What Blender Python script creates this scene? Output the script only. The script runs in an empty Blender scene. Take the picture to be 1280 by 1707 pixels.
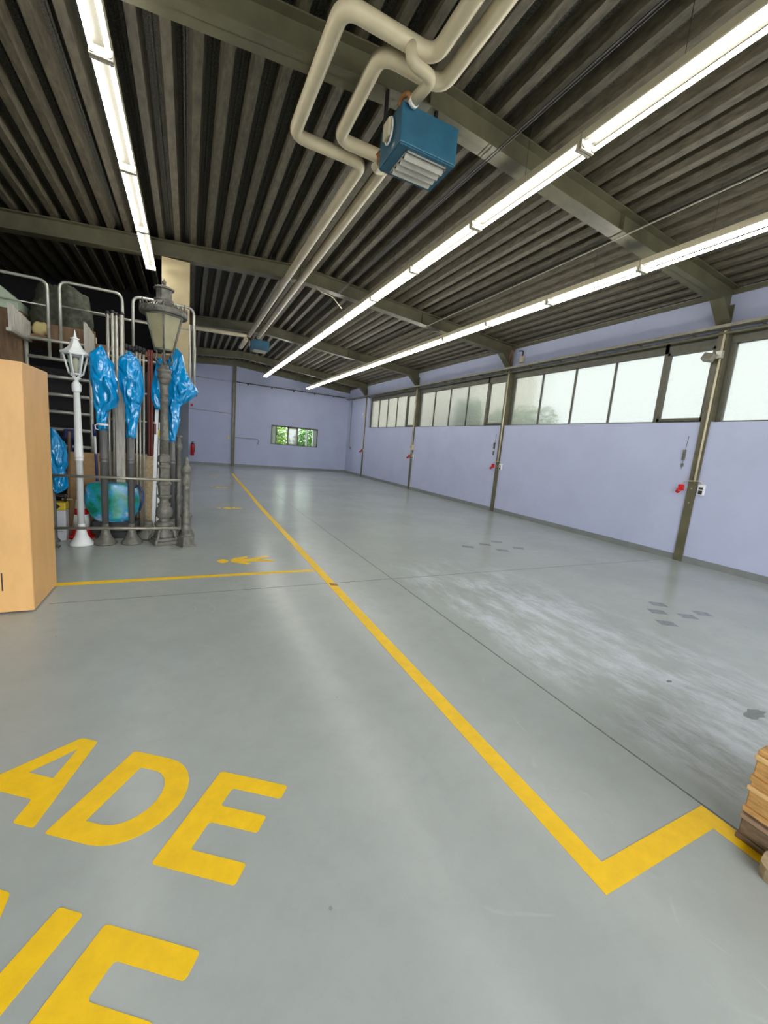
import bpy, bmesh, math, random
from mathutils import Vector, Matrix, noise
random.seed(7)
PI = math.pi
S = bpy.context.scene
COL = S.collection

# ------------------------------------------------------------ camera, world, exposure
F_PX = 669.94
YAW, PITCH, ROLL, CAM_H = 0.46003, -0.15789, 0.08643, 1.5410
cam = bpy.data.cameras.new('camera')
cam.sensor_fit = 'HORIZONTAL'; cam.sensor_width = 36.0
cam.lens = F_PX / 1280 * 36.0
cam.clip_start = 0.02; cam.clip_end = 300
co = bpy.data.objects.new('camera', cam); COL.objects.link(co)
cy, sy, cp, sp = math.cos(YAW), math.sin(YAW), math.cos(PITCH), math.sin(PITCH)
fw = Vector((sy*cp, cy*cp, sp)); rt = Vector((cy, -sy, 0)); up = rt.cross(fw)
c_, s_ = math.cos(ROLL), math.sin(ROLL)
r2 = rt*c_ + up*s_; u2 = -rt*s_ + up*c_
co.matrix_world = Matrix(((r2.x, u2.x, -fw.x, 0), (r2.y, u2.y, -fw.y, 0), (r2.z, u2.z, -fw.z, CAM_H), (0, 0, 0, 1)))
S.camera = co
S.view_settings.view_transform = 'Standard'
S.view_settings.look = 'None'
S.view_settings.exposure = 1.38
S.view_settings.gamma = 1.0
S.view_settings.use_curve_mapping = False
SKY_STRENGTH = 3.0
TUBE_STRENGTH = 12.5
w = bpy.data.worlds.new('overcast_sky'); S.world = w; w.use_nodes = True
nt = w.node_tree; bg = nt.nodes['Background']
tc = nt.nodes.new('ShaderNodeTexCoord'); sx = nt.nodes.new('ShaderNodeSeparateXYZ'); rp = nt.nodes.new('ShaderNodeValToRGB')
nt.links.new(tc.outputs['Generated'], sx.inputs[0]); nt.links.new(sx.outputs['Z'], rp.inputs[0]); nt.links.new(rp.outputs[0], bg.inputs[0])
rp.color_ramp.elements[0].position = 0.0; rp.color_ramp.elements[0].color = (0.93, 0.96, 1.0, 1)
rp.color_ramp.elements[1].position = 0.7; rp.color_ramp.elements[1].color = (0.97, 0.985, 1.0, 1)
bg.inputs[1].default_value = SKY_STRENGTH

# ------------------------------------------------------------ materials
def mat(name, col, rough=0.5, metal=0.0, var=0.0, scale=6.0, stretch=(1, 1, 1), bump=0.0, bscale=40.0, spec=0.5, coat=0.0, col2=None):
    m = bpy.data.materials.new(name); m.use_nodes = True
    t = m.node_tree; b = t.nodes['Principled BSDF']
    b.inputs['Base Color'].default_value = (*col, 1); b.inputs['Roughness'].default_value = rough
    b.inputs['Metallic'].default_value = metal; b.inputs['Specular IOR Level'].default_value = spec
    if coat: b.inputs['Coat Weight'].default_value = coat
    tcx = t.nodes.new('ShaderNodeTexCoord'); mp = t.nodes.new('ShaderNodeMapping'); mp.inputs['Scale'].default_value = stretch
    t.links.new(tcx.outputs['Object'], mp.inputs[0])
    if var > 0 or col2:
        n = t.nodes.new('ShaderNodeTexNoise'); n.inputs['Scale'].default_value = scale; n.inputs['Detail'].default_value = 6; n.inputs['Roughness'].default_value = 0.62
        t.links.new(mp.outputs[0], n.inputs[0])
        r = t.nodes.new('ShaderNodeValToRGB'); r.color_ramp.elements[0].position = 0.32; r.color_ramp.elements[1].position = 0.7
        a = [max(0, x*(1-var)) for x in col]; c2 = col2 or [min(1, x*(1+var)) for x in col]
        r.color_ramp.elements[0].color = (*a, 1); r.color_ramp.elements[1].color = (*c2, 1)
        t.links.new(n.outputs['Fac'], r.inputs[0]); t.links.new(r.outputs[0], b.inputs['Base Color'])
    if bump > 0:
        n2 = t.nodes.new('ShaderNodeTexNoise'); n2.inputs['Scale'].default_value = bscale; n2.inputs['Detail'].default_value = 4
        t.links.new(mp.outputs[0], n2.inputs[0])
        bm_ = t.nodes.new('ShaderNodeBump'); bm_.inputs['Strength'].default_value = bump; bm_.inputs['Distance'].default_value = 0.01
        t.links.new(n2.outputs['Fac'], bm_.inputs['Height']); t.links.new(bm_.outputs[0], b.inputs['Normal'])
    return m

def emis(name, col, strength):
    m = bpy.data.materials.new(name); m.use_nodes = True; t = m.node_tree
    t.nodes.remove(t.nodes['Principled BSDF']); e = t.nodes.new('ShaderNodeEmission')
    e.inputs[0].default_value = (*col, 1); e.inputs[1].default_value = strength
    t.links.new(e.outputs[0], t.nodes['Material Output'].inputs[0]); return m

def floor_material():
    m = bpy.data.materials.new('grey_floor_paint'); m.use_nodes = True; t = m.node_tree; N = t.nodes; L = t.links
    b = N['Principled BSDF']
    tcx = N.new('ShaderNodeTexCoord'); sep = N.new('ShaderNodeSeparateXYZ'); L.new(tcx.outputs['Object'], sep.inputs[0])
    def nz(scale, stretch=(1, 1, 1), det=5, rgh=0.6):
        mp = N.new('ShaderNodeMapping'); mp.inputs['Scale'].default_value = stretch; L.new(tcx.outputs['Object'], mp.inputs[0])
        n = N.new('ShaderNodeTexNoise'); n.inputs['Scale'].default_value = scale; n.inputs['Detail'].default_value = det; n.inputs['Roughness'].default_value = rgh
        L.new(mp.outputs[0], n.inputs[0]); return n.outputs['Fac']
    def mr(v, a, b_, c=0.0, d=1.0):
        k = N.new('ShaderNodeMapRange'); k.interpolation_type = 'SMOOTHSTEP'
        k.inputs[1].default_value = a; k.inputs[2].default_value = b_; k.inputs[3].default_value = c; k.inputs[4].default_value = d
        L.new(v, k.inputs[0]); return k.outputs[0]
    def mul(a, b_):
        k = N.new('ShaderNodeMath'); k.operation = 'MULTIPLY'
        L.new(a, k.inputs[0])
        if isinstance(b_, float): k.inputs[1].default_value = b_
        else: L.new(b_, k.inputs[1])
        return k.outputs[0]
    def mix(fac, a, b_):
        k = N.new('ShaderNodeMix'); k.data_type = 'RGBA'; L.new(fac, k.inputs[0])
        if isinstance(a, tuple): k.inputs[6].default_value = (*a, 1)
        else: L.new(a, k.inputs[6])
        k.inputs[7].default_value = (*b_, 1); return k.outputs[2]
    base = mix(mr(nz(0.7), 0.3, 0.7), FLOORA, FLOORB)
    base = mix(mul(mr(nz(6, (1, 1, 1), 8, 0.75), 0.35, 0.75), 0.22), base, (0.27, 0.285, 0.27))
    # whitish tyre wear in the driving lane right of the joint
    lane = mul(mul(mr(sep.outputs['X'], 2.25, 2.5), mr(sep.outputs['X'], 4.6, 3.2)), mul(mr(sep.outputs['Y'], 5.2, 3.2), mr(sep.outputs['Y'], -1.5, -0.2)))
    wear = mul(lane, mr(nz(2.6, (1.7, 0.6, 1), 9, 0.75), 0.41, 0.68))
    base = mix(mul(wear, 0.8), base, (0.60, 0.64, 0.69))
    # long thin scratches and small dark specks
    wv = N.new('ShaderNodeTexVoronoi'); wv.feature = 'DISTANCE_TO_EDGE'; wv.inputs['Scale'].default_value = 1.1
    mpv = N.new('ShaderNodeMapping'); mpv.inputs['Scale'].default_value = (1.0, 0.45, 1); mpv.inputs['Rotation'].default_value = (0, 0, 0.4)
    nd = N.new('ShaderNodeTexNoise'); nd.inputs['Scale'].default_value = 1.5; L.new(tcx.outputs['Object'], nd.inputs[0])
    av = N.new('ShaderNodeMix'); av.data_type = 'VECTOR'; av.inputs[0].default_value = 0.35
    L.new(tcx.outputs['Object'], av.inputs[4]); L.new(nd.outputs['Color'], av.inputs[5])
    L.new(av.outputs[1], mpv.inputs[0]); L.new(mpv.outputs[0], wv.inputs[0])
    scr = mul(mr(wv.outputs['Distance'], 0.004, 0.001), mr(nz(2.1), 0.52, 0.62))
    base = mix(mul(scr, 0.22), base, (0.52, 0.54, 0.52))
    vs = N.new('ShaderNodeTexVoronoi'); vs.inputs['Scale'].default_value = 6.0; L.new(tcx.outputs['Object'], vs.inputs[0])
    base = mix(mul(mul(mr(vs.outputs['Distance'], 0.055, 0.03), mr(nz(3.3), 0.55, 0.62)), 0.5), base, (0.15, 0.16, 0.15))
    L.new(base, b.inputs['Base Color'])
    rg = N.new('ShaderNodeMapRange'); rg.inputs[3].default_value = 0.21; rg.inputs[4].default_value = 0.262
    L.new(nz(2.5, (1, 1, 1), 6), rg.inputs[0])
    L.new(rg.outputs[0], b.inputs['Roughness'])
    bp_ = N.new('ShaderNodeBump'); bp_.inputs['Strength'].default_value = 0.06; bp_.inputs['Distance'].default_value = 0.02
    L.new(nz(5.0, (1, 1, 1), 3), bp_.inputs['Height']); L.new(bp_.outputs[0], b.inputs['Normal'])
    b.inputs['Specular IOR Level'].default_value = 0.33
    return m

FLOORA = (0.345, 0.375, 0.355); FLOORB = (0.395, 0.425, 0.40)
M = {}
M['floor'] = floor_material()
M['chip'] = mat('bare_concrete_spot', (0.19, 0.21, 0.20), 0.25, var=0.2, scale=20)
M['joint'] = mat('joint_filler', (0.13, 0.14, 0.135), 0.7, var=0.3, scale=30)
M['patch'] = mat('old_paint_patch', (0.235, 0.245, 0.265), 0.24, var=0.25, scale=25)
M['wall'] = mat('lavender_wall_paint', (0.45, 0.485, 0.65), 0.65, var=0.05, scale=1.2, bump=0.05, bscale=60)
M['base'] = mat('grey_baseboard_paint', (0.20, 0.215, 0.21), 0.4, var=0.1, scale=4)
M['dark'] = mat('gloom_black', (0.012, 0.012, 0.013), 0.8, var=0.3, scale=3)  # gloom of the unlit store put into a near-black colour
M['steel'] = mat('olive_steel_paint', (0.115, 0.106, 0.06), 0.45, var=0.22, scale=3, bump=0.05)
M['deck'] = mat('galvanised_deck', (0.098, 0.084, 0.054), 0.55, metal=0.1, var=0.45, scale=12, stretch=(2, 0.5, 2), bump=0.15, bscale=120)
M['recess_shade'] = mat('dark_recess_shade', (0.022, 0.021, 0.017), 0.9, var=0.9, scale=70, col2=(0.085, 0.08, 0.06))  # shade inside the deck recesses put into the colour, with pale speckle
M['cream'] = mat('cream_paint', (0.62, 0.55, 0.38), 0.5, var=0.12, scale=3)
M['pillar'] = mat('cream_pillar_paint', (0.44, 0.36, 0.20), 0.6, var=0.1, scale=2)
M['pipe'] = mat('cream_pipe_cladding', (0.60, 0.52, 0.34), 0.38, var=0.10, scale=4)
M['lamp_tray_dimmed'] = mat('luminaire_tray_dimmed', (0.06, 0.056, 0.042), 0.5, var=0.05, scale=5)  # housing cream much darkened, offsetting the tube glare in the colour
M['lamp_body'] = mat('luminaire_cream', (0.55, 0.50, 0.34), 0.4, var=0.05, scale=5)
M['holder'] = mat('lamp_holder_plastic', (0.55, 0.50, 0.38), 0.5)
M['tube'] = emis('fluorescent_tube_glow', (1.0, 0.985, 0.93), TUBE_STRENGTH)
M['heater'] = mat('heater_blue_paint', (0.020, 0.105, 0.165), 0.42, var=0.2, scale=5)
M['louvre'] = mat('louvre_aluminium', (0.45, 0.43, 0.36), 0.4, metal=0.3, var=0.15, scale=12)
M['black'] = mat('black_plastic', (0.015, 0.015, 0.016), 0.45)
M['brass'] = mat('corroded_brass', (0.30, 0.14, 0.05), 0.55, metal=0.4, var=0.5, scale=30)
M['frame'] = mat('dark_window_frame', (0.085, 0.08, 0.055), 0.45, var=0.2, scale=8)
M['yellow'] = mat('yellow_line_paint', (0.88, 0.55, 0.0), 0.5, var=0.07, scale=14, bump=0.05, bscale=90)
M['white'] = mat('white_paint', (0.78, 0.80, 0.78), 0.4, var=0.06, scale=6)
M['iron'] = mat('grey_cast_iron', (0.15, 0.145, 0.12), 0.5, metal=0.2, var=0.35, scale=18, bump=0.3, bscale=60)
M['post'] = mat('grey_post_paint', (0.13, 0.13, 0.125), 0.35, metal=0.2, var=0.12, scale=6)
M['alu'] = mat('aluminium_tube', (0.50, 0.49, 0.43), 0.38, metal=0.55, var=0.15, scale=12)
M['rail'] = mat('steel_rail', (0.33, 0.31, 0.25), 0.38, metal=0.5, var=0.15, scale=12)
M['maroon'] = mat('maroon_paint', (0.13, 0.022, 0.015), 0.5, var=0.2, scale=8)
M['carton'] = mat('brown_cardboard', (0.50, 0.31, 0.14), 0.8, var=0.10, scale=5, stretch=(1, 1, 3))
M['plank'] = mat('weathered_plank', (0.46, 0.44, 0.38), 0.8, var=0.3, scale=8, stretch=(6, 6, 0.6), bump=0.3)
M['darkwood'] = mat('dark_plywood', (0.16, 0.095, 0.045), 0.7, var=0.35, scale=6, stretch=(3, 3, 0.5))
M['maple'] = mat('maple_plywood', (0.66, 0.38, 0.14), 0.42, var=0.07, scale=5, stretch=(1.5, 1.5, 0.6), bump=0.03)
M['pinewood'] = mat('fresh_pine', (0.66, 0.37, 0.12), 0.7, var=0.3, scale=14, stretch=(3, 0.8, 3), bump=0.4, bscale=70)
M['oldwood'] = mat('weathered_pallet_wood', (0.22, 0.15, 0.09), 0.8, var=0.4, scale=16, stretch=(3, 0.8, 3), bump=0.4, bscale=70)
M['greywood'] = mat('greyed_pine', (0.48, 0.37, 0.22), 0.8, var=0.25, scale=16, stretch=(2, 1, 2), bump=0.5, bscale=60)
M['red'] = mat('red_gloss', (0.60, 0.012, 0.012), 0.35, var=0.1, scale=10)
M['rock'] = mat('dark_tarpaulin', (0.05, 0.055, 0.035), 0.85, var=0.6, scale=14, bump=0.6, bscale=20)
M['foam'] = mat('yellow_foam', (0.55, 0.45, 0.2), 0.9, var=0.1)
M['palegreen'] = mat('pale_green_box', (0.38, 0.45, 0.33), 0.5, var=0.05)
M['canwhite'] = mat('canister_plastic', (0.55, 0.57, 0.60), 0.4, var=0.1, scale=12)
M['canyellow'] = mat('yellow_band', (0.62, 0.46, 0.03), 0.45)
M['navy'] = mat('navy_plastic', (0.02, 0.03, 0.12), 0.4)
M['cabinet'] = mat('blue_grey_steel', (0.045, 0.055, 0.075), 0.55, var=0.2, scale=4)
M['lampglass'] = mat('dusty_lamp_pane', (0.33, 0.31, 0.19), 0.3, var=0.15, scale=5)
M['cable'] = mat('brown_cable', (0.25, 0.15, 0.08), 0.6)
M['ground'] = mat('outside_paving', (0.30, 0.30, 0.28), 0.8, var=0.1, scale=2)
M['render'] = mat('cream_render', (0.93, 0.83, 0.68), 0.8, var=0.08, scale=2)
M['leafy'] = mat('leaf_green', (0.12, 0.34, 0.01), 0.6, var=0.5, scale=3, col2=(0.34, 0.58, 0.02))
M['leafdark'] = mat('leaf_dark_green', (0.05, 0.20, 0.015), 0.6, var=0.4, scale=3, col2=(0.16, 0.40, 0.03))
M['bark'] = mat('bark', (0.12, 0.08, 0.05), 0.9, var=0.3, scale=12)

def bag_material():
    m = mat('blue_plastic_film', (0.0, 0.27, 0.62), 0.13, var=0.15, scale=5, bump=0.0, spec=0.9)
    t = m.node_tree; b = t.nodes['Principled BSDF']
    tcx = t.nodes.new('ShaderNodeTexCoord'); mp = t.nodes.new('ShaderNodeMapping'); mp.inputs['Scale'].default_value = (7, 7, 3.2)
    n = t.nodes.new('ShaderNodeTexNoise'); n.inputs['Scale'].default_value = 1.3; n.inputs['Detail'].default_value = 1.2; n.inputs['Distortion'].default_value = 0.9
    t.links.new(tcx.outputs['Object'], mp.inputs[0]); t.links.new(mp.outputs[0], n.inputs[0])
    bu = t.nodes.new('ShaderNodeBump'); bu.inputs['Strength'].default_value = 1.0; bu.inputs['Distance'].default_value = 0.09
    t.links.new(n.outputs['Fac'], bu.inputs['Height']); t.links.new(bu.outputs[0], b.inputs['Normal'])
    return m
M['bag'] = bag_material()

def patterned_bag_material():
    m = mat('blue_green_printed_bag', (0.02, 0.25, 0.45), 0.3, spec=0.6); t = m.node_tree; b = t.nodes['Principled BSDF']
    tcx = t.nodes.new('ShaderNodeTexCoord'); n = t.nodes.new('ShaderNodeTexNoise'); n.inputs['Scale'].default_value = 6; n.inputs['Detail'].default_value = 4
    r = t.nodes.new('ShaderNodeValToRGB'); e = r.color_ramp.elements
    e[0].position = 0.36; e[0].color = (0.0, 0.16, 0.09, 1); e[1].position = 0.68; e[1].color = (0.45, 0.62, 0.68, 1)
    a = r.color_ramp.elements.new(0.47); a.color = (0.01, 0.30, 0.26, 1)
    a = r.color_ramp.elements.new(0.56); a.color = (0.02, 0.28, 0.55, 1)
    t.links.new(tcx.outputs['Object'], n.inputs[0]); t.links.new(n.outputs['Fac'], r.inputs[0]); t.links.new(r.outputs[0], b.inputs['Base Color'])
    return m
M['printbag'] = patterned_bag_material()

def glass_material(name, tint, rough, diffuse):
    m = bpy.data.materials.new(name); m.use_nodes = True; t = m.node_tree; N = t.nodes; L = t.links
    N.remove(N['Principled BSDF']); out = N['Material Output']
    rf = N.new('ShaderNodeBsdfRefraction'); rf.inputs['Color'].default_value = (*tint, 1); rf.inputs['Roughness'].default_value = rough; rf.inputs['IOR'].default_value = 1.12
    tr = N.new('ShaderNodeBsdfTranslucent'); tr.inputs['Color'].default_value = (*tint, 1)
    gl = N.new('ShaderNodeBsdfGlossy'); gl.inputs['Roughness'].default_value = 0.45; gl.inputs['Color'].default_value = (1, 1, 1, 1)
    tcx = N.new('ShaderNodeTexCoord'); n = N.new('ShaderNodeTexVoronoi'); n.inputs['Scale'].default_value = 30
    L.new(tcx.outputs['Object'], n.inputs[0])
    bu = N.new('ShaderNodeBump'); bu.inputs['Strength'].default_value = 0.6; bu.inputs['Distance'].default_value = 0.01; L.new(n.outputs['Distance'], bu.inputs['Height'])
    L.new(bu.outputs[0], rf.inputs['Normal'])
    m1 = N.new('ShaderNodeMixShader'); m1.inputs[0].default_value = diffuse; L.new(rf.outputs[0], m1.inputs[1]); L.new(tr.outputs[0], m1.inputs[2])
    m2 = N.new('ShaderNodeMixShader'); m2.inputs[0].default_value = 0.04; L.new(m1.outputs[0], m2.inputs[1]); L.new(gl.outputs[0], m2.inputs[2])
    L.new(m2.outputs[0], out.inputs[0]); return m
M['frost'] = glass_material('frosted_glass', (0.39, 0.405, 0.39), 0.16, 0.25)
def clear_glass():
    m = bpy.data.materials.new('clear_glass'); m.use_nodes = True; t = m.node_tree; N = t.nodes; L = t.links
    N.remove(N['Principled BSDF']); tr = N.new('ShaderNodeBsdfTransparent'); tr.inputs[0].default_value = (0.85, 0.9, 0.87, 1)
    gl = N.new('ShaderNodeBsdfGlossy'); gl.inputs['Roughness'].default_value = 0.02
    mx = N.new('ShaderNodeMixShader'); mx.inputs[0].default_value = 0.05
    L.new(tr.outputs[0], mx.inputs[1]); L.new(gl.outputs[0], mx.inputs[2]); L.new(mx.outputs[0], N['Material Output'].inputs[0]); return m
M['clear'] = clear_glass()

# ------------------------------------------------------------ mesh builder
class MB:
    def __init__(s): s.bm = bmesh.new()
    def box(s, x0, x1, y0, y1, z0, z1, rot=None, piv=None, bev=0.0):
        g = bmesh.ops.create_cube(s.bm, size=1.0); vs = g['verts']
        for v in vs: v.co = Vector(((x0+x1)/2 + v.co.x*(x1-x0), (y0+y1)/2 + v.co.y*(y1-y0), (z0+z1)/2 + v.co.z*(z1-z0)))
        if rot is not None:
            p = Vector(piv) if piv else Vector(((x0+x1)/2, (y0+y1)/2, (z0+z1)/2))
            for v in vs: v.co = p + rot @ (v.co - p)
        if bev:
            es = list({e for v in vs for e in v.link_edges}); bmesh.ops.bevel(s.bm, geom=es, offset=bev, segments=2, affect='EDGES', profile=0.5)
        return s
    def tube(s, pts, r, n=12, caps=True, rs=None):
        pts = [Vector(p) for p in pts]; rings = []; prev = None
        for i, p in enumerate(pts):
            d = (pts[min(i+1, len(pts)-1)] - pts[max(i-1, 0)]).normalized()
            if prev is None:
                a = Vector((0, 0, 1)) if abs(d.z) < 0.9 else Vector((1, 0, 0)); u = d.cross(a).normalized()
            else:
                u = (prev - d*prev.dot(d)); u = u.normalized() if u.length > 1e-6 else d.orthogonal().normalized()
            prev = u; v = d.cross(u); rr = rs[i] if rs else r
            rings.append([s.bm.verts.new(p + (u*math.cos(2*PI*k/n) + v*math.sin(2*PI*k/n))*rr) for k in range(n)])
        for a, b in zip(rings, rings[1:]):
            for k in range(n):
                f = s.bm.faces.new((a[k], a[(k+1) % n], b[(k+1) % n], b[k])); f.smooth = True
        if caps:
            s.bm.faces.new(list(reversed(rings[0]))); s.bm.faces.new(rings[-1])
        return s
    def lathe(s, prof, cx=0, cy=0, n=24, flute=0, fa=0.0, ang=0.0, smooth=True):
        rings = []
        for z, r in prof:
            ring = []
            for k in range(n):
                a = 2*PI*k/n + ang; rr = r*(1 + (fa*math.cos(flute*a) if flute else 0))
                ring.append(s.bm.verts.new((cx + rr*math.cos(a), cy + rr*math.sin(a), z)))
            rings.append(ring)
        for a, b in zip(rings, rings[1:]):
            for k in range(n):
                f = s.bm.faces.new((a[k], a[(k+1) % n], b[(k+1) % n], b[k])); f.smooth = smooth
        s.bm.faces.new(rings[0]); s.bm.faces.new(rings[-1])
        return s
    def prism(s, poly, axis, a, b):
        def P(q, t):
            return {'x': (t, q[0], q[1]), 'y': (q[0], t, q[1]), 'z': (q[0], q[1], t)}[axis]
        A = [s.bm.verts.new(P(q, a)) for q in poly]; B = [s.bm.verts.new(P(q, b)) for q in poly]; n = len(poly)
        s.bm.faces.new(A); s.bm.faces.new(list(reversed(B)))
        for k in range(n): s.bm.faces.new((A[k], B[k], B[(k+1) % n], A[(k+1) % n]))
        return s
    def quad(s, *p):
        s.bm.faces.new([s.bm.verts.new(q) for q in p]); return s
    def build(s, name, m, parent=None, bev=0.0, recalc=True, split=False):
        if split:                                   # every loose piece becomes a part of its own
            s.bm.verts.ensure_lookup_table(); s.bm.verts.index_update(); seen = set(); last = None
            for v0 in s.bm.verts:
                if v0.index in seen: continue
                st = [v0]; isl = []; seen.add(v0.index)
                while st:
                    v = st.pop(); isl.append(v)
                    for e in v.link_edges:
                        q = e.other_vert(v)
                        if q.index not in seen: seen.add(q.index); st.append(q)
                nb = MB(); mp = {v.index: nb.bm.verts.new(v.co) for v in isl}; fs = {f for v in isl for f in v.link_faces}
                for f in fs:
                    g = nb.bm.faces.new([mp[v.index] for v in f.verts]); g.smooth = f.smooth
                last = nb.build(name, m, parent, bev, recalc)
            s.bm.free(); return last
        if recalc: bmesh.ops.recalc_face_normals(s.bm, faces=s.bm.faces)
        me = bpy.data.meshes.new(name); s.bm.to_mesh(me); s.bm.free()
        me.materials.append(M[m] if isinstance(m, str) else m)
        o = bpy.data.objects.new(name, me); COL.objects.link(o)
        if parent:
            o.parent = parent; o.matrix_parent_inverse = parent_inv(parent)
        if bev:
            md = o.modifiers.new('edge_bevel', 'BEVEL'); md.width = bev; md.segments = 2; md.limit_method = 'ANGLE'
        return o

def parent_world(o):
    mm = Matrix.Identity(4); ch = []
    while o: ch.append(o); o = o.parent
    for q in reversed(ch): mm = mm @ q.matrix_parent_inverse @ Matrix.LocRotScale(q.location, q.rotation_euler, q.scale)
    return mm
def parent_inv(p): return parent_world(p).inverted()

def tag(o, label, cat, group=None, kind=None):
    o['label'] = label; o['category'] = cat
    if group: o['group'] = group
    if kind: o['kind'] = kind
    return o
def thing(name, loc, label, cat, group=None):
    o = bpy.data.objects.new(name, None); o.empty_display_size = 0.2; COL.objects.link(o); o.location = loc
    return tag(o, label, cat, group)
def struct(o): o['kind'] = 'structure'; return o
def copy_tree(o, delta, label=None, parent=None, top=True):
    c = o.copy(); COL.objects.link(c)
    if top:
        c.location = o.location + Vector(delta)
        if label: c['label'] = label
    else:
        mi = o.matrix_parent_inverse.copy(); c.parent = parent; c.matrix_parent_inverse = mi
    for ch in list(o.children): copy_tree(ch, delta, None, c, False)
    return c
def fillet(pts, r, n=6):
    pts = [Vector(p) for p in pts]; out = [pts[0]]
    for i in range(1, len(pts)-1):
        p = pts[i]; a = (pts[i-1]-p); b = (pts[i+1]-p); rr = min(r, a.length*0.49, b.length*0.49); a.normalize(); b.normalize()
        A = p + a*rr; B = p + b*rr
        for k in range(n+1):
            t = k/n; out.append(A*(1-t)**2 + p*2*t*(1-t) + B*t*t)
    out.append(pts[-1]); return out

# ------------------------------------------------------------ hall dimensions
XR = 7.92; YB = 21.45; XL = -8.0; YS = -4.0
def yk(k): return 3.97 + 5.0*k
def zb(x): return 4.28 + 0.0858*(7.8-x) if x > 2.05 else 4.773 - 0.0779*(2.05-x)     # underside of the roof beams
DECK = 0.285
def zd(x): return zb(x) + DECK                                                       # underside of the deck ribs

# floor
struct(MB().box(XL, XR+0.02, YS, YB+0.02, -0.12, 0).build('floor', 'floor'))
tag(struct(MB().box(-60, 60, -60, 90, -0.3, -0.14).build('trim_1', 'ground')), 'grey paved ground outside the hall', 'ground'); 
# floor joints (flush filler strips)
j = MB()
j.box(2.205, 2.215, 0.3, 20.5, 0.0002, 0.0012).box(-1.05, 7.6, 4.085, 4.093, 0.0002, 0.0012).box(2.21, 7.6, 13.9, 13.906, 0.0002, 0.0012)
struct(j.build('trim_2', 'joint'))

# right wall: sill panels, upper panels, columns between
def wallpanel(name, x0, x1, y0, y1, z0, z1, m='wall'): return struct(MB().box(x0, x1, y0, y1, z0, z1).build(name, m))
wr = MB()
wr.box(XR, XR+0.25, YS, YB+0.2, 0, 2.44)
wr.box(XR, XR+0.25, YS, YB+0.2, 3.92, 4.9)
wr.box(XR, XR+0.25, 18.60, YB+0.2, 2.44, 3.92)
struct(wr.build('wall_right', 'wall'))
# back wall with window hole
wb = MB(); BX0, BX1, BZ0, BZ1 = 3.80, 6.26, 1.24, 2.21
wb.box(XL, BX0, YB, YB+0.22, 0, 6).box(BX1, XR+0.25, YB, YB+0.22, 0, 6).box(BX0, BX1, YB, YB+0.22, 0, BZ0).box(BX0, BX1, YB, YB+0.22, BZ1, 6)
struct(wb.build('wall_back', 'wall'))
# left wall, front wall with the open gateway, partition, added store walls coloured for the unlit gloom
struct(MB().box(XL-0.2, XL, YS, YB+0.2, 0, 6).build('wall_left', 'dark'))
wf = MB(); wf.box(XL, -3.2, YS-0.2, YS, 0, 6).box(6.2, XR+0.25, YS-0.2, YS, 0, 6).box(-3.2, 6.2, YS-0.2, YS, 4.2, 6)
struct(wf.build('wall_front', 'wall'))
struct(MB().box(-0.44, 0.0, 9.3, YB, 0, 4.55).build('wall_partition', 'wall'))
struct(MB().box(XL, -0.44, 12.5, 12.6, 0, 5).build('wall_store_backdrop', 'dark'))  # unseen wall added to keep the store area dark
struct(MB().box(-0.452, -0.442, 9.3, 12.5, 0, 4.5).build('wall_gloom_lining', 'dark'))  # added skin that colours the partition's store side as unlit
# baseboards
struct(MB().box(XR-0.012, XR, YS, YB-0.012, 0, 0.11).build('baseboard_right', 'base'))
struct(MB().box(0.0, XR-0.012, YB-0.012, YB, 0, 0.11).build('baseboard_back', 'base'))

# ceiling: trapezoidal steel deck, ribs along the hall
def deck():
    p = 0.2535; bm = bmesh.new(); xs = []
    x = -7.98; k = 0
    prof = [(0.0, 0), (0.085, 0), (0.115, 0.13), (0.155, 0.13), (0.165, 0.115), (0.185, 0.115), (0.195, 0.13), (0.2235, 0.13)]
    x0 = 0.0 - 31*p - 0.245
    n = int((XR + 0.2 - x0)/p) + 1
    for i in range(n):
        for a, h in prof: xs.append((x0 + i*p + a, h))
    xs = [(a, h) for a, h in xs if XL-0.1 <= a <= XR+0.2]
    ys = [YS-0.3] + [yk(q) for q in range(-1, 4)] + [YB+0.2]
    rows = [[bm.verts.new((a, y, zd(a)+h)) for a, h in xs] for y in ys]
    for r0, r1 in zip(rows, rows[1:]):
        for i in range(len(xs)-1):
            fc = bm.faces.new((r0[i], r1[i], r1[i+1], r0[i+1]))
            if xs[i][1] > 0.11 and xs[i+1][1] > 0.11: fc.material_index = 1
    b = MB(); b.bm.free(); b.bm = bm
    o = b.build('ceiling', 'deck', recalc=False); o.data.materials.append(M['recess_shade'])  # second slot carries the painted recess shade
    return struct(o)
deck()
struct(MB().prism([(XL-0.2, zd(XL)+0.16), (2.05, zd(2.05)+0.16), (XR+0.3, zd(XR)+0.16), (XR+0.3, zd(XR)+0.3), (2.05, zd(2.05)+0.3), (XL-0.2, zd(XL)+0.3)], 'y', YS-0.3, YB+0.3).build('ceiling_top', 'dark'))
# eave trim along the right wall
struct(MB().box(XR-0.05, XR, YS, YB, 4.46, 4.53).build('trim_3', 'steel'))

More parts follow.
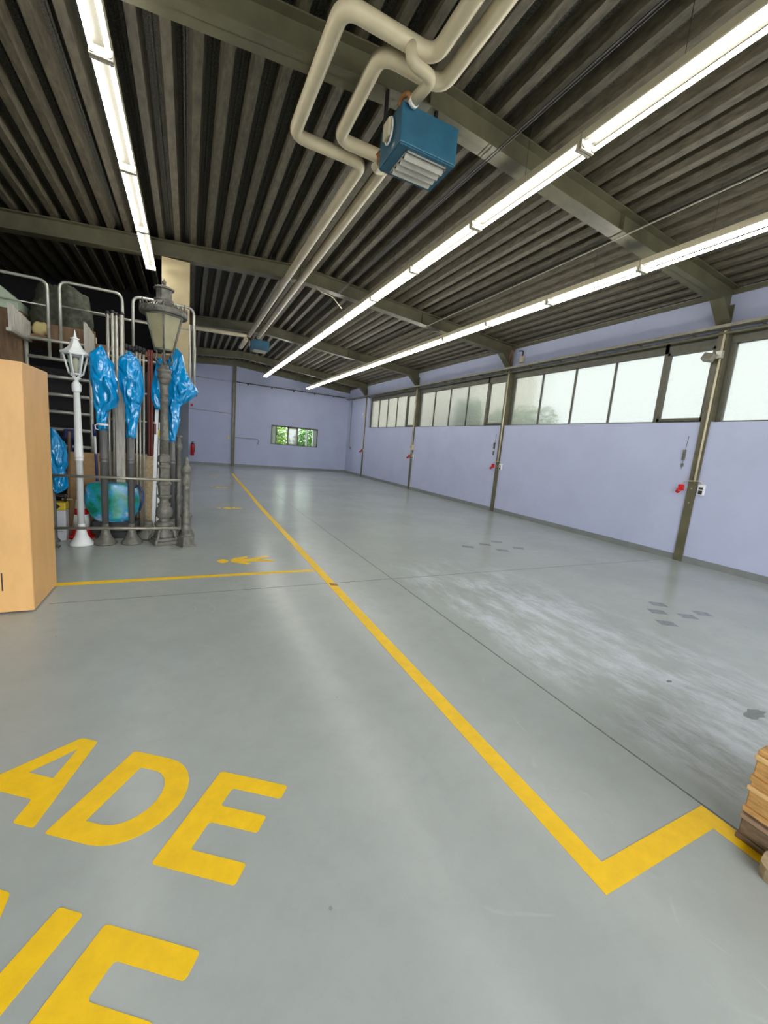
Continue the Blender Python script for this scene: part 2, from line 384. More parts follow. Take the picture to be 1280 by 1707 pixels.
# portal frames
ORD = ['nearest', 'second', 'third', 'farthest']
def portal(k):
    y = yk(k); h = 0.10
    t = thing('roof_beam', (XR, y, 4.3), {0: 'olive grey steel roof beam nearest the camera, passing over the near blue heater', 1: 'olive grey steel roof beam resting on the cream pillar, second from the camera', 2: 'olive grey steel roof beam just in front of the small far heater', 3: 'olive grey steel roof beam closest to the back wall', -1: 'olive grey steel roof beam above and behind the camera'}[k], 'beam')
    path = [(XL, zb(XL)), (2.05, zb(2.05)), (7.50, zb(7.50)), (7.86, 3.96)]
    top = [(7.86, zb(7.86)+0.27), (2.05, zb(2.05)+0.27), (XL, zb(XL)+0.27)]
    MB().prism(path + [(7.90, 3.96), (7.90, zb(7.9)+0.27)] + top[1:], 'y', y-0.006, y+0.006).build('web', 'steel', t)
    f = MB()
    def flange(pts, up=0.014):
        for (x0, z0), (x1, z1) in zip(pts, pts[1:]):
            f.prism([(x0, z0), (x1, z1), (x1, z1+up), (x0, z0+up)], 'y', y-h, y+h)
    flange(path[:3]); f.prism([(7.50, zb(7.5)), (7.86, 3.96), (7.88, 3.96), (7.53, zb(7.5)+0.014)], 'y', y-h, y+h)
    f.build('bottom_flange', 'steel', t)
    f = MB(); flange([(7.9, zb(7.9)+0.265), (2.05, zb(2.05)+0.265), (XL, zb(XL)+0.265)]); f.build('top_flange', 'steel', t)
    s = MB()
    for x in (-3.2, -0.75, 2.05, 5.0): s.box(x-0.004, x+0.004, y-0.075, y+0.075, zb(x)+0.012, zb(x)+0.262)
    s.build('stiffener', 'steel', t, split=True)
for k in (0, 1, 2, 3): portal(k)
struct(MB().prism([(XL, zb(XL)+0.02), (2.05, zb(2.05)+0.02), (7.9, zb(7.9)+0.02), (7.9, zb(7.9)+0.40), (2.05, zb(2.05)+0.40), (XL, zb(XL)+0.40)], 'y', YB-0.12, YB).build('trim_4', 'steel'))

def column(k):
    y = yk(k); t = thing('steel_column', (XR, y, 0), {-1: 'olive steel wall column behind the camera', 0: 'wide olive steel wall column nearest the camera, carrying the tilted grey box', 1: 'olive steel wall column with loose brown cables at its top', 2: 'olive steel wall column, third from the camera', 3: 'thin olive steel wall column nearest the back corner'}[k], 'column')
    MB().box(XR-0.025, XR-0.008, y-0.07, y+0.07, 0.0, 4.3).build('flange', 'steel', t)
    MB().box(XR-0.008, XR+0.235, y-0.075, y+0.075, 2.45, 3.91).build('web', 'cream' if False else 'steel', t)
    b = MB()
    for z in (1.05, 1.30):
        b.tube([(XR-0.026, y, z), (XR-0.034, y, z)], 0.011, 8)
    b.build('bolt', 'louvre', t, split=True)
for k in (-1, 0, 1, 2, 3): 
    if k >= 0: column(k)

# ------------------------------------------------------------ windows in the right wall
GX = 8.06
def window_bay(k, idx):
    y0 = yk(k)+0.08; y1 = yk(k+1)-0.08
    if k == 2: y1 = 18.60
    fr = MB(); z0, z1 = 2.44, 3.92
    fr.box(GX-0.05, GX+0.03, y0, y1, z0, z0+0.03).box(GX-0.06, GX+0.03, y0, y1, z1-0.21, z1)  # deep dark head member fills in the recess shadow below the tray
    fr.box(GX-0.05, GX+0.03, y0, y0+0.03, z0, z1).box(GX-0.05, GX+0.03, y1-0.08, y1, z0, z1)
    a = y0+0.80; b = y1-0.06
    fr.box(GX-0.06, GX+0.03, a, a+0.07, z0, z1)
    st = (b-a-0.07)/4
    for i in range(1, 4): fr.box(GX-0.035, GX+0.02, a+0.07+st*i-0.013, a+0.07+st*i+0.013, z0, z1)
    # opening light
    fr.box(GX-0.075, GX, y0+0.03, a, z0+0.03, z0+0.085).box(GX-0.075, GX, y0+0.03, a, z1-0.26, z1-0.205)
    fr.box(GX-0.075, GX, y0+0.03, y0+0.07, z0+0.03, z1-0.21).box(GX-0.075, GX, a-0.045, a, z0+0.03, z1-0.21)
    w_ = struct(fr.build('window_%d' % idx, 'frame'))
    g = MB()
    g.box(GX-0.004, GX+0.004, y0+0.05, a-0.02, z0+0.06, z1-0.22)
    for i in range(4): g.box(GX-0.004, GX+0.004, a+0.07+st*i+(0.013 if i else 0), a+0.07+st*(i+1)-0.013, z0+0.03, z1-0.21)
    g.build('pane', 'frost', w_)
for idx, k in enumerate((-1, 0, 1, 2)): window_bay(k, idx+1)

# back window: five lights
def back_window():
    fr = MB(); y0, y1 = YB+0.03, YB+0.11; t = 0.04
    fr.box(BX0, BX1, y0, y1, BZ0, BZ0+t).box(BX0, BX1, y0, y1, BZ1-0.07, BZ1).box(BX0, BX0+t, y0, y1, BZ0, BZ1).box(BX1-t, BX1, y0, y1, BZ0, BZ1)
    for x in (4.07, 4.66, 5.18): fr.box(x-0.02, x+0.02, y0, y1, BZ0, BZ1)
    o = struct(fr.build('window_5', 'frame'))
    s = MB()
    s.box(5.64, 5.71, y0+0.01, y1+0.02, BZ0+t, BZ1-0.07).box(5.99, 6.02, y0+0.01, y1+0.02, BZ0+t, BZ1-0.07)
    s.build('white_mullion', 'white', o)
    g = MB(); g.box(4.09, 4.64, y0+0.04, y0+0.046, BZ0+t, BZ1-0.07).box(5.2, 5.99, y0+0.04, y0+0.046, BZ0+t, BZ1-0.07); g.build('pane', 'clear', o)
    g = MB(); g.box(BX0+t, 4.05, y0+0.04, y0+0.046, BZ0+t, BZ1-0.07).box(4.72, 5.14, y0+0.03, y0+0.036, BZ0+0.08, BZ1-0.11).box(6.02, BX1-t, y0+0.04, y0+0.046, BZ0+t, BZ1-0.07)
    g.build('frosted_pane', 'frost', o)
    g = MB(); g.box(4.68, 4.73, y0+0.02, y0+0.05, BZ0+t, BZ1-0.07).box(5.11, 5.16, y0+0.02, y0+0.05, BZ0+t, BZ1-0.07).box(4.68, 5.16, y0+0.02, y0+0.05, BZ0+t, BZ0+0.09).box(4.68, 5.16, y0+0.02, y0+0.05, BZ1-0.12, BZ1-0.07)
    g.build('sash', 'louvre', o)
back_window()

# ------------------------------------------------------------ outside: building and bushes
nb = thing('neighbour_building', (14, 25, -0.14), 'pale cream rendered building seen blurred through the far frosted windows', 'building')
MB().box(12.0, 16, 15.8, 34, -0.14, 6.5).build('wall', 'render', nb)
def bush(name, cx, cy, r, h, n, m, label, seed):
    rnd = random.Random(seed)
    t = thing(name, (cx, cy, -0.14), label, 'bush')
    b = MB()
    for i in range(n):
        while True:
            p = Vector((rnd.uniform(-1, 1), rnd.uniform(-1, 1), rnd.uniform(0, 1)))
            if Vector((p.x, p.y, (p.z-0.4)*1.3)).length < 1: break
        c = Vector((cx+p.x*r[0], cy+p.y*r[1], -0.1+p.z*h)); s = rnd.uniform(0.05, 0.10)
        u = Vector((rnd.gauss(0, 1), rnd.gauss(0, 1), rnd.gauss(0, 1))).normalized(); v = u.orthogonal().normalized(); w3 = u.cross(v)*0.12
        b.bm.faces.new([b.bm.verts.new(c+q) for q in (-u*s, v*s*0.5+w3*s, u*s, -v*s*0.5+w3*s)])
    b.build('foliage', m, t, recalc=False)
    b = MB()
    for i in range(6):
        a = rnd.uniform(0, 6.28); b.tube([(cx, cy, -0.14), (cx+0.3*r[0]*math.cos(a), cy+0.3*r[1]*math.sin(a), h*0.4), (cx+0.5*r[0]*math.cos(a), cy+0.5*r[1]*math.sin(a), h*0.75)], 0.02, 6)
    b.build('stem', 'bark', t)
bush('hedge', 4.2, 24.6, (1.35, 0.6), 2.6, 9000, 'leafy', 'bright green bush outside the back window, left half', 1)
bush('hedge', 7.1, 24.9, (1.5, 0.6), 2.5, 9000, 'leafdark', 'darker green bush outside the back window, right half', 2)
bush('shrub', 9.5, 12.7, (0.7, 0.7), 3.7, 5000, 'leafdark', 'green shrub blurred behind the second window bay', 3)
bush('shrub', 9.5, 10.0, (0.7, 1.9), 3.25, 8000, 'leafy', 'light green shrub blurred low behind the nearest full window bay', 4)

# ------------------------------------------------------------ light rows
def batten(name, x, y0, z, label, group, pitch=1.53):
    t = thing(name, (x, y0+pitch/2, z), label, 'light', group)
    y1 = y0+pitch
    h = MB(); h.box(x-0.070, x+0.070, y0+0.004, y1-0.004, z+0.048, z+0.118, bev=0.004)
    h.build('housing', 'lamp_body', t)
    MB().box(x-0.069, x+0.069, y0+0.006, y1-0.006, z+0.044, z+0.048).build('tray', 'lamp_tray_dimmed', t)  # added plate, coloured darker than the housing against tube glare
    for s in (-1, 1):
        tb = MB().tube([(x+s*0.056, y0+0.045, z), (x+s*0.056, y1-0.045, z)], 0.0165, 12).build('tube', 'tube', t)
        for ya, yb_ in ((y0+0.022, y0+0.045), (y1-0.045, y1-0.022)): MB().tube([(x+s*0.056, ya, z), (x+s*0.056, yb_, z)], 0.017, 10).build('end_cap', 'louvre', tb)
    for y in (y0+0.018, y1-0.018):
        MB().box(x-0.080, x+0.080, y-0.012, y+0.012, z-0.024, z+0.05, bev=0.004).build('lamp_holder', 'holder', t)
    MB().tube([(x, y0+0.75, z+0.115), (x, y0+0.75, zb(x)+0.32)], 0.0025, 6).build('hanger', 'black', t)
    return t
ORDN = ['first', 'second', 'third', 'fourth', 'fifth', 'sixth', 'seventh', 'eighth', 'ninth', 'tenth', 'eleventh', 'twelfth', 'thirteenth', 'fourteenth', 'fifteenth']
def row(x, yj, z, i0, i1, rowname, pitch=1.53):
    n = i1 - i0
    proto = None
    for q, i in enumerate(range(i1-1, i0-1, -1)):
        lab = 'twin-tube white batten light, %s from the far end of the %s row' % (ORDN[q], rowname)
        if proto is None: proto = batten('batten_light', x, yj+i*pitch, z, lab, 'batten lights in the %s row' % rowname, pitch)
        else: copy_tree(proto, (0, (i-(i1-1))*pitch, 0), lab)
row(3.1375, 2.9586, 4.285, -2, 11, 'middle')
row(5.349, 3.789, 4.124, -2, 11, 'right')
row(-0.625, 4.297, 4.318, -2, 3, 'left')

# ------------------------------------------------------------ heating pipes
ZP = 4.60; RP = 0.062
def pipe(name, pts, r, label, bend=0.13, m='pipe', cat='pipe'):
    return tag(MB().tube(fillet(pts, bend), r, 20).build(name, m), label, cat)
pipe('heating_pipe', [(1.72, -2.0, ZP), (1.72, 3.27, ZP), (0.96, 3.27, ZP), (0.94, 4.70, ZP), (1.70, 4.70, ZP), (1.66, 13.75, ZP)], RP, 'thick cream insulated pipe forming the wider outer loop left of the near heater')
pipe('heating_pipe', [(1.91, -2.0, ZP), (1.91, 3.45, ZP), (1.34, 3.45, ZP), (1.35, 4.50, ZP), (1.93, 4.50, ZP), (1.93, 13.75, ZP)], RP, 'thick cream insulated pipe forming the inner loop beside the near heater')
hp1 = bpy.data.objects['heating_pipe']
br = pipe('branch_pipe', [(1.50, 3.26, 4.60), (1.50, 3.22, 4.44), (1.71, 3.24, 4.43), (1.66, 3.47, 4.40)], 0.045, 'short cream branch pipe dropping from the outer loop to the near heater', bend=0.07)
for q in ('label', 'category'): del br[q]
br.parent = hp1
MB().tube([(1.665, 3.452, 4.403), (1.657, 3.482, 4.399)], 0.049, 20).build('white_end_cap', 'white', br)
pipe('heating_pipe', [(-3.5, 13.62, 4.36), (0.2, 13.62, 4.50), (1.57, 13.62, 4.55)], 0.06, 'cream pipe running left across the ceiling from the far heater')
pipe('heating_pipe', [(1.60, 14.0, 4.52), (1.55, 15.0, 4.46)], 0.07, 'short thick cream pipe end beside the far heater')
# valve cluster at the loop corner
vt = thing('valve', (1.80, 4.46, 4.42), 'rusty brass valve with cream collar at the loop corner left of the near heater', 'valve')
MB().tube(fillet([(1.93, 4.62, 4.56), (1.80, 4.52, 4.47), (1.72, 4.40, 4.42)], 0.05), 0.035, 12).build('collar', 'pipe', vt)
MB().tube([(1.74, 4.33, 4.42), (1.70, 4.20, 4.40)], 0.024, 10).lathe([(4.38, 0.03), (4.44, 0.036), (4.47, 0.02)], 1.71, 4.24, 10).build('valve_body', 'brass', vt)
MB().tube([(1.67, 4.24, 4.43), (1.76, 4.24, 4.43)], 0.008, 8).build('lever', 'red', vt)

# ------------------------------------------------------------ unit heaters
def heater(dx, dy, dz, label):
    x0, x1, y0, y1, z0, z1 = 1.58+dx, 2.15+dx, 3.50+dy, 3.93+dy, 4.09+dz, 4.40+dz
    t = thing('unit_heater', ((x0+x1)/2, (y0+y1)/2, z0), label, 'heater', 'blue ceiling unit heaters')
    b = MB(); b.box(x0, x1, y0, y1, z0+0.012, z1, bev=0.008)
    b.build('casing', 'heater', t)
    c = MB()
    ix0, ix1, iy0, iy1 = x0+0.09, x1-0.06, y0+0.045, y1-0.05
    c.box(x0+0.01, ix0, y0+0.01, y1-0.01, z0, z0+0.014).box(ix1, x1-0.01, y0+0.01, y1-0.01, z0, z0+0.014).box(ix0, ix1, y0+0.01, iy0, z0, z0+0.014).box(ix0, ix1, iy1, y1-0.01, z0, z0+0.014)
    c.build('face_plate', 'heater', t)
    f = MB()
    for a, bq, cq, d in ((ix0, ix1, iy0, iy0+0.01), (ix0, ix1, iy1-0.01, iy1), (ix0, ix0+0.01, iy0, iy1), (ix1-0.01, ix1, iy0, iy1)): f.box(a, bq, cq, d, z0-0.012, z0+0.01)
    f.build('louvre_frame', 'louvre', t)
    for i in range(4):
        yy = iy0+0.05+i*(iy1-iy0-0.06)/3.6
        MB().box(ix0+0.012, ix1-0.012, yy-0.024, yy+0.024, z0-0.020, z0-0.016, rot=Matrix.Rotation(math.radians(-52), 3, 'X')).build('louvre_blade', 'louvre', t)
    MB().box(ix0, ix1, iy0, iy1, z0+0.006, z0+0.0115).build('fan_opening', 'black', t)
    m_ = MB(); m_.bm.free(); m_.bm = bmesh.new()
    # oval ring and junction cover on the left side
    ring = []
    for k in range(25):
        a = 2*PI*k/24; ring.append((x0-0.02, y0+0.20+0.075*math.cos(a), z0+0.19+0.10*math.sin(a)))
    m_.tube(ring, 0.008, 8, caps=False); m_.build('cable_ring', 'white', t)
    MB().box(x0-0.05, x0, y0+0.15, y0+0.27, z0+0.13, z0+0.27, bev=0.01).build('junction_box', 'cream', t)
    MB().box(x0-0.003, x0+0.002, y0+0.10, y0+0.15, z0+0.03, z0+0.06).build('rating_plate', 'louvre', t)
    MB().tube(fillet([(x0+0.06, y0-0.03, z1-0.02), (x0+0.03, y0-0.05, z1+0.03), (x0+0.0, y0+0.03, z1+0.04), (x0+0.0, y0+0.06, z1-0.01)], 0.03), 0.02, 10).build('copper_union', 'brass', t)
    k = MB()
    for xx in (x0+0.02, x1-0.03):
        zt = zb(xx)
        k.box(xx-0.012, xx+0.012, y1-0.05, y1-0.01, z1-0.01, zt+0.0).box(xx-0.01, xx+0.01, y0+0.05, y1-0.02, z1-0.002, z1+0.02)
    k.build('bracket', 'black', t, split=True)
heater(0, 0, 0, 'blue unit heater with open louvres hanging near the camera beside the pipe loops')
heater(0.22, 10.85, 0.26, 'small distant blue unit heater at the far end of the two long pipes')

# ------------------------------------------------------------ painted floor marks
def flat(name, polys, m, parent=None, z=0.0012, th=0.0008):
    """polys: list of (outer, [holes]) in floor coordinates"""
    cu = bpy.data.curves.new(name, 'CURVE'); cu.dimensions = '2D'; cu.fill_mode = 'BOTH'; cu.extrude = th/2
    for outer, holes in polys:
        for lp in [outer]+holes:
            s = cu.splines.new('POLY'); s.points.add(len(lp)-1); s.use_cyclic_u = True
            for p, q in zip(s.points, lp): p.co = (q[0], q[1], 0, 1)
    tmp = bpy.data.objects.new('tmp', cu); COL.objects.link(tmp)
    dg = bpy.context.evaluated_depsgraph_get(); me = bpy.data.meshes.new_from_object(tmp.evaluated_get(dg))
    bpy.data.objects.remove(tmp); me.materials.clear(); me.materials.append(M[m])
    for v in me.vertices: v.co.z += z
    o = bpy.data.objects.new(name, me); COL.objects.link(o)
    if parent: o.parent = parent; o.matrix_parent_inverse = parent_inv(parent)
    return o
def rnd2(poly, r=0.012):
    q = fillet([(poly[-1][0]*0.5+poly[0][0]*0.5, poly[-1][1]*0.5+poly[0][1]*0.5, 0)] + [(a, b, 0) for a, b in poly] + [(poly[-1][0]*0.5+poly[0][0]*0.5, poly[-1][1]*0.5+poly[0][1]*0.5, 0)], r, 4)
    return [(p.x, p.y) for p in q[:-1]]
ln = flat('floor_line', [([(1.385, 0.70), (2.11, 0.70), (2.11, 0.20), (2.20, 0.20), (2.20, 0.79), (1.482, 0.79), (1.50, 9.0), (1.63, 17.1), (1.55, 17.1), (1.415, 9.0)], [])], 'yellow')
tag(ln, 'long yellow floor line that zigzags right near the wooden pallets', 'marking')
tag(flat('floor_line', [([(-2.6, 4.545), (1.39, 4.535), (1.39, 4.605), (-2.6, 4.635)], [])], 'yellow'), 'thin yellow line branching left toward the wooden cabinet', 'marking')
U = Vector((0.82, -0.57)); V = Vector((0.595, 0.804))
def loc2(o, pts): return [(o[0]+U.x*a+V.x*b, o[1]+U.y*a+V.y*b) for a, b in pts]
LET = {
 'E': ([(0, 0), (.325, 0), (.325, .078), (.10, .078), (.10, .195), (.305, .195), (.305, .272), (.10, .272), (.10, .362), (.325, .362), (.325, .434), (0, .434)], []),
 'L': ([(0, 0), (.31, 0), (.31, .078), (.095, .078), (.095, .434), (0, .434)], []),
 'A': ([(-.05, 0), (.05, 0), (.09, .10), (.272, .10), (.305, 0), (.40, 0), (.245, .434), (.155, .434)], [[(.128, .205), (.253, .205), (.2, .37)]]),
 'N': ([(0, 0), (.09, 0), (.09, .27), (.275, 0), (.37, 0), (.37, .434), (.28, .434), (.28, .165), (.095, .434), (0, .434)], []),
 'Z': ([(0, 0), (.34, 0), (.34, .078), (.12, .078), (.34, .36), (.34, .434), (0, .434), (0, .356), (.215, .356), (0, .08)], []),
}
def arc(cx, cy, rx, ry, a0, a1, n=14): return [(cx+rx*math.cos(math.radians(a0+(a1-a0)*k/n)), cy+ry*math.sin(math.radians(a0+(a1-a0)*k/n))) for k in range(n+1)]
LET['D'] = ([(0, 0)] + arc(.19, .217, .20, .217, -90, 90) + [(0, .434)], [[(.10, .078)] + arc(.17, .217, .12, .139, -90, 90, 10) + [(.10, .356)]])
LET['O'] = (arc(.19, .217, .19, .217, 0, 350, 24), [arc(.19, .217, .10, .135, 0, 345, 20)])
def word(txt, o, step, label):
    t = thing('floor_lettering', (o[0], o[1], 0), label, 'lettering')
    for i, ch in enumerate(txt):
        ou, ho = LET[ch]; oo = (o[0]+step[0]*i, o[1]+step[1]*i)
        ol = rnd2(loc2(oo, ou), 0.014) if ch not in 'O' else loc2(oo, ou)
        flat('letter', [(ol, [loc2(oo, hh) for hh in ho])], 'yellow', t)
word('LADE', (-1.217, 2.208), (0.369, -0.266), 'yellow painted word LADE in capital letters on the grey floor')
word('ZONE', (-1.587, 1.707), (0.369, -0.266), 'yellow painted word ZONE in capitals, lower line at the bottom left corner')
def picto(x, y, s, label):
    def T(p): return [(x+a*s, y+b*s) for a, b in p]
    P = [(T(arc(0.06, 0.0, 0.065, 0.075, 0, 345, 16)), []),
         (T([(0.15, 0.03), (0.20, 0.11), (0.36, 0.17), (0.37, 0.11), (0.29, 0.065), (0.37, 0.055), (0.60, 0.15), (0.63, 0.09), (0.46, 0.01), (0.66, -0.04), (0.66, -0.11), (0.36, -0.06), (0.30, -0.06), (0.37, -0.13), (0.33, -0.19), (0.21, -0.10), (0.15, -0.06)]), [])]
    return tag(flat('floor_pictogram', P, 'yellow'), label, 'marking', 'walking-person pictograms on the left lane')
picto(0.33, 5.12, 1.0, 'yellow pedestrian figure painted on the floor just past the branching line')
picto(0.55, 9.0, 0.75, 'second yellow pedestrian figure along the lane, farther than the clear one')
picto(0.58, 12.6, 0.7, 'third faint yellow pedestrian figure along the left lane')
picto(0.66, 16.1, 0.6, 'farthest faint yellow pedestrian mark near the back wall')
# patches where old marks were removed
def patch(x, y, w_, d, rot, label, grp):
    c, s = math.cos(rot), math.sin(rot)
    P = [(x+c*a-s*b, y+s*a+c*b) for a, b in ((-w_/2, -d/2), (w_/2, -d/2), (w_/2, d/2), (-w_/2, d/2))]
    tag(flat('floor_patch', [(P, [])], 'patch', z=0.0009, th=0.0005), label, 'floor patch', grp)
GP = 'grey square patches in the nearer cluster'
for i, (x, y) in enumerate([(4.47, 2.22), (4.72, 2.46), (4.99, 2.61), (4.95, 2.27), (5.24, 2.27)]):
    patch(x, y, 0.17, 0.13, -0.55, 'dull grey-violet square patch in the nearer cluster on the right floor', GP)
GP2 = 'grey square patches in the farther cluster'
for i, (x, y) in enumerate([(4.30, 5.35), (4.75, 5.45), (5.15, 5.60), (4.80, 5.05), (5.25, 5.15)]):
    patch(x, y, 0.2, 0.13, -0.5, 'dull grey-violet square patch in the farther cluster on the right floor', GP2)
def blob(x, y, rx, ry, seed, label, m='chip'):
    rn = random.Random(seed); P = [(x+rx*math.cos(a)*rn.uniform(0.6, 1.1), y+ry*math.sin(a)*rn.uniform(0.6, 1.1)) for a in [2*PI*k/14 for k in range(14)]]
    tag(flat('paint_chip', [(P, [])], m, z=0.0009, th=0.0005), label, 'stain')
blob(3.42, 1.07, 0.12, 0.05, 3, 'dark grey worn spot on the floor near the right edge, above the pallets')
blob(3.25, 1.52, 0.035, 0.015, 4, 'small dark paint chip on the pale worn floor, in the middle of the lane')
tag(flat('tape_scrap', [([(1.42, 4.02), (1.50, 3.99), (1.50, 4.06), (1.42, 4.09)], [])], 'brass', z=0.0024), 'rusty brown mark across the yellow line at the floor joint', 'stain')

# ------------------------------------------------------------ maple cabinet at the left edge
cb = thing('wooden_cabinet', (-1.6, 4.25, 0), 'tall light maple plywood cabinet cut by the left edge of the picture', 'cabinet')
MB().box(-2.3, -1.105, 3.945, 4.56, 0.012, 1.935).build('carcass', 'maple', cb, bev=0.004)
MB().box(-2.298, -1.107, 3.938, 3.945, 0.014, 1.933).build('front_panel', 'maple', cb, bev=0.002)
MB().box(-1.296, -1.288, 3.9355, 3.9385, 0.19, 0.335).build('dark_slot', 'black', cb)
b = MB()
for x in (-2.2, -1.2):
    for y in (4.0, 4.5): b.box(x-0.03, x+0.03, y-0.03, y+0.03, 0, 0.013)
b.build('foot', 'black', cb, split=True)

# ------------------------------------------------------------ lamp posts
YP = 6.12
def scroll(mb, c, r, ang):
    pass
# white garden lamp
X = -1.212
wl = thing('lamp_post', (X, YP, 0), 'white hexagonal garden lamp post standing in front of the rack', 'lamp post')
MB().lathe([(0, .128), (.012, .132), (.03, .125), (.06, .10), (.12, .068), (.20, .047), (.26, .040), (.27, .040)], X, YP, 28).build('base', 'white', wl)
MB().lathe([(.27, .036), (1.06, .037), (1.065, .046), (1.08, .046), (1.085, .042), (1.10, .042), (1.105, .047), (1.125, .047), (1.13, .044), (1.88, .031)], X, YP, 28, flute=10, fa=0.04).build('pole', 'white', wl)
MB().lathe([(1.88, .034), (1.895, .045), (1.91, .048), (1.95, .05), (1.98, .046), (2.0, .03), (2.02, .02), (2.035, .035), (2.05, .055)], X, YP, 24).build('collar', 'white', wl)
f = MB()
def hexring(r, z, a0=0.3): return [Vector((X+r*math.cos(a0+PI/3*k), YP+r*math.sin(a0+PI/3*k), z)) for k in range(6)]
lo, hi = hexring(.066, 2.09), hexring(.118, 2.315)
for k in range(6):
    f.tube([lo[k], hi[k]], 0.011, 6); f.tube([lo[k], lo[(k+1) % 6]], 0.010, 6); f.tube([hi[k], hi[(k+1) % 6]], 0.009, 6)
    f.tube([lo[k], (X, YP, 2.04)], 0.008, 6)
f.build('lantern_frame', 'white', wl)
g = MB()
for k in range(6): g.quad(lo[k], lo[(k+1) % 6], hi[(k+1) % 6], hi[k])
g.build('lantern_pane', 'clear', wl)
MB().lathe([(2.315, .145), (2.335, .150), (2.345, .125), (2.39, .075), (2.44, .048), (2.485, .032), (2.49, .045), (2.50, .045), (2.51, .018), (2.56, .008), (2.595, .002)], X, YP, 6, ang=0.3, smooth=False).build('roof', 'white', wl)
MB().lathe([(2.10, .018), (2.16, .022), (2.17, .03), (2.24, .034), (2.27, .02), (2.28, .005)], X, YP, 12).build('bulb_socket', 'lamp_body', wl)

def bag(name, rows, y, depth, label, parent=None, seed=0, m='bag'):
    mb = MB(); n = 40; rings = []
    # resample rows
    rr = []
    for a, b in zip(rows, rows[1:]):
        for k in range(4): t = k/4; rr.append(tuple(a[q]*(1-t)+b[q]*t for q in range(3)))
    rr.append(rows[-1])
    for i, (z, xl, xr) in enumerate(rr):
        cx = (xl+xr)/2; hw = max((xr-xl)/2, 0.052 if i > 6 else 0.0); ring = []
        for k in range(n):
            a = 2*PI*k/n
            q = noise.noise(Vector((math.cos(a)*1.6+seed, math.sin(a)*1.6, z*5)))*0.26 + noise.noise(Vector((math.cos(a)*3+seed, math.sin(a)*3, z*9+seed)))*0.16
            fx = 1 + (max(q, -0.02)*0.35); fy = 1 + max(q, -0.08)*1.8
            ring.append(mb.bm.verts.new((cx + hw*math.cos(a)*fx, y + max(hw*depth, 0.050 if i > 6 else 0.008)*math.sin(a)*fy, z + 0.012*math.sin(3*a+i))))
        rings.append(ring)
    for a, b in zip(rings, rings[1:]):
        for k in range(n):
            fc = mb.bm.faces.new((a[k], a[(k+1) % n], b[(k+1) % n], b[k])); fc.smooth = True
    mb.bm.faces.new(rings[0]); mb.bm.faces.new(rings[-1])
    o = mb.build(name, m, parent)
    return tag(o, label, 'bag') if label else o
def grey_post(x, y, label, top=2.3):
    t = thing('lamp_post', (x, y, 0), label, 'lamp post')
    MB().lathe([(0, .118), (.012, .128), (.025, .122), (.05, .10), (.09, .072), (.15, .05), (.22, .04), (.27, .036)], x, y, 28).build('base', 'iron', t)
    MB().lathe([(.27, .034), (1.06, .041), (1.065, .047), (1.08, .047), (1.085, .042), (1.10, .042), (1.105, .047), (1.125, .047), (1.13, .041), (top, .040)], x, y, 28, flute=10, fa=0.05).build('pole', 'post', t)
    return t
grey_post(-0.957, YP, 'slender grey fluted lamp post just right of the white one, head wrapped in blue plastic')
grey_post(-0.668, YP, 'slender grey fluted lamp post second right of the white one, head wrapped in blue plastic', 2.2)
grey_post(-0.215, 6.46, 'slender grey lamp post hidden behind the ornate lantern, head wrapped in blue plastic', 2.2)
B1 = [(2.468, -0.964, -0.957), (2.345, -1.078, -0.886), (2.255, -1.085, -0.838), (2.072, -1.076, -0.8), (1.96, -1.055, -0.794), (1.848, -1.042, -0.779), (1.769, -1.044, -0.805), (1.688, -1.029, -0.898), (1.571, -1.024, -0.92), (1.465, -1.002, -0.91)]
B2 = [(2.446, -0.674, -0.66), (2.341, -0.78, -0.561), (2.266, -0.793, -0.532), (2.114, -0.784, -0.514), (1.96, -0.769, -0.512), (1.804, -0.721, -0.548), (1.645, -0.716, -0.579), (1.525, -0.715, -0.595), (1.394, -0.713, -0.61)]
B3 = [(2.62, -0.181, -0.142), (2.539, -0.228, -0.074), (2.35, -0.29, -0.043), (2.229, -0.30, 0.028), (2.087, -0.30, 0.12), (1.95, -0.30, 0.01), (1.878, -0.29, -0.109), (1.661, -0.27, -0.108), (1.55, -0.265, -0.138), (1.372, -0.26, -0.165)]
B3b = [(2.46, -0.40, -0.30), (2.317, -0.412, -0.20), (2.192, -0.44, -0.20), (2.044, -0.46, -0.22), (1.917, -0.46, -0.25), (1.80, -0.41, -0.28)]
B4 = [(1.424, -1.523, -1.492), (1.332, -1.59, -1.426), (1.237, -1.64, -1.383), (1.102, -1.66, -1.36), (1.005, -1.66, -1.359), (0.907, -1.62, -1.386), (0.829, -1.62, -1.372), (0.711, -1.62, -1.368), (0.64, -1.58, -1.45)]
b1 = bag('plastic_bag', B1, YP, 0.75, 'crumpled blue plastic bag with a white tie over the post beside the white lamp', seed=1)
MB().lathe([(1.515, .054), (1.522, .058), (1.535, .058), (1.542, .054)], -0.957, YP, 20).tube([(-1.01, YP-0.02, 1.53), (-1.035, YP-0.03, 1.51), (-1.03, YP-0.03, 1.47), (-1.0, YP-0.04, 1.46)], 0.006, 6).build('white_tie', 'white', b1)
bag('plastic_bag', B2, YP, 0.7, 'blue plastic bag, long and tapering, over the second grey post', seed=5)
b3 = bag('plastic_bag', B3, 6.46, 0.6, 'blue plastic bag flaring to a right-hand point behind the ornate lantern', seed=9)
bag('bag_flap', B3b, 6.46, 0.4, None, b3, seed=12)
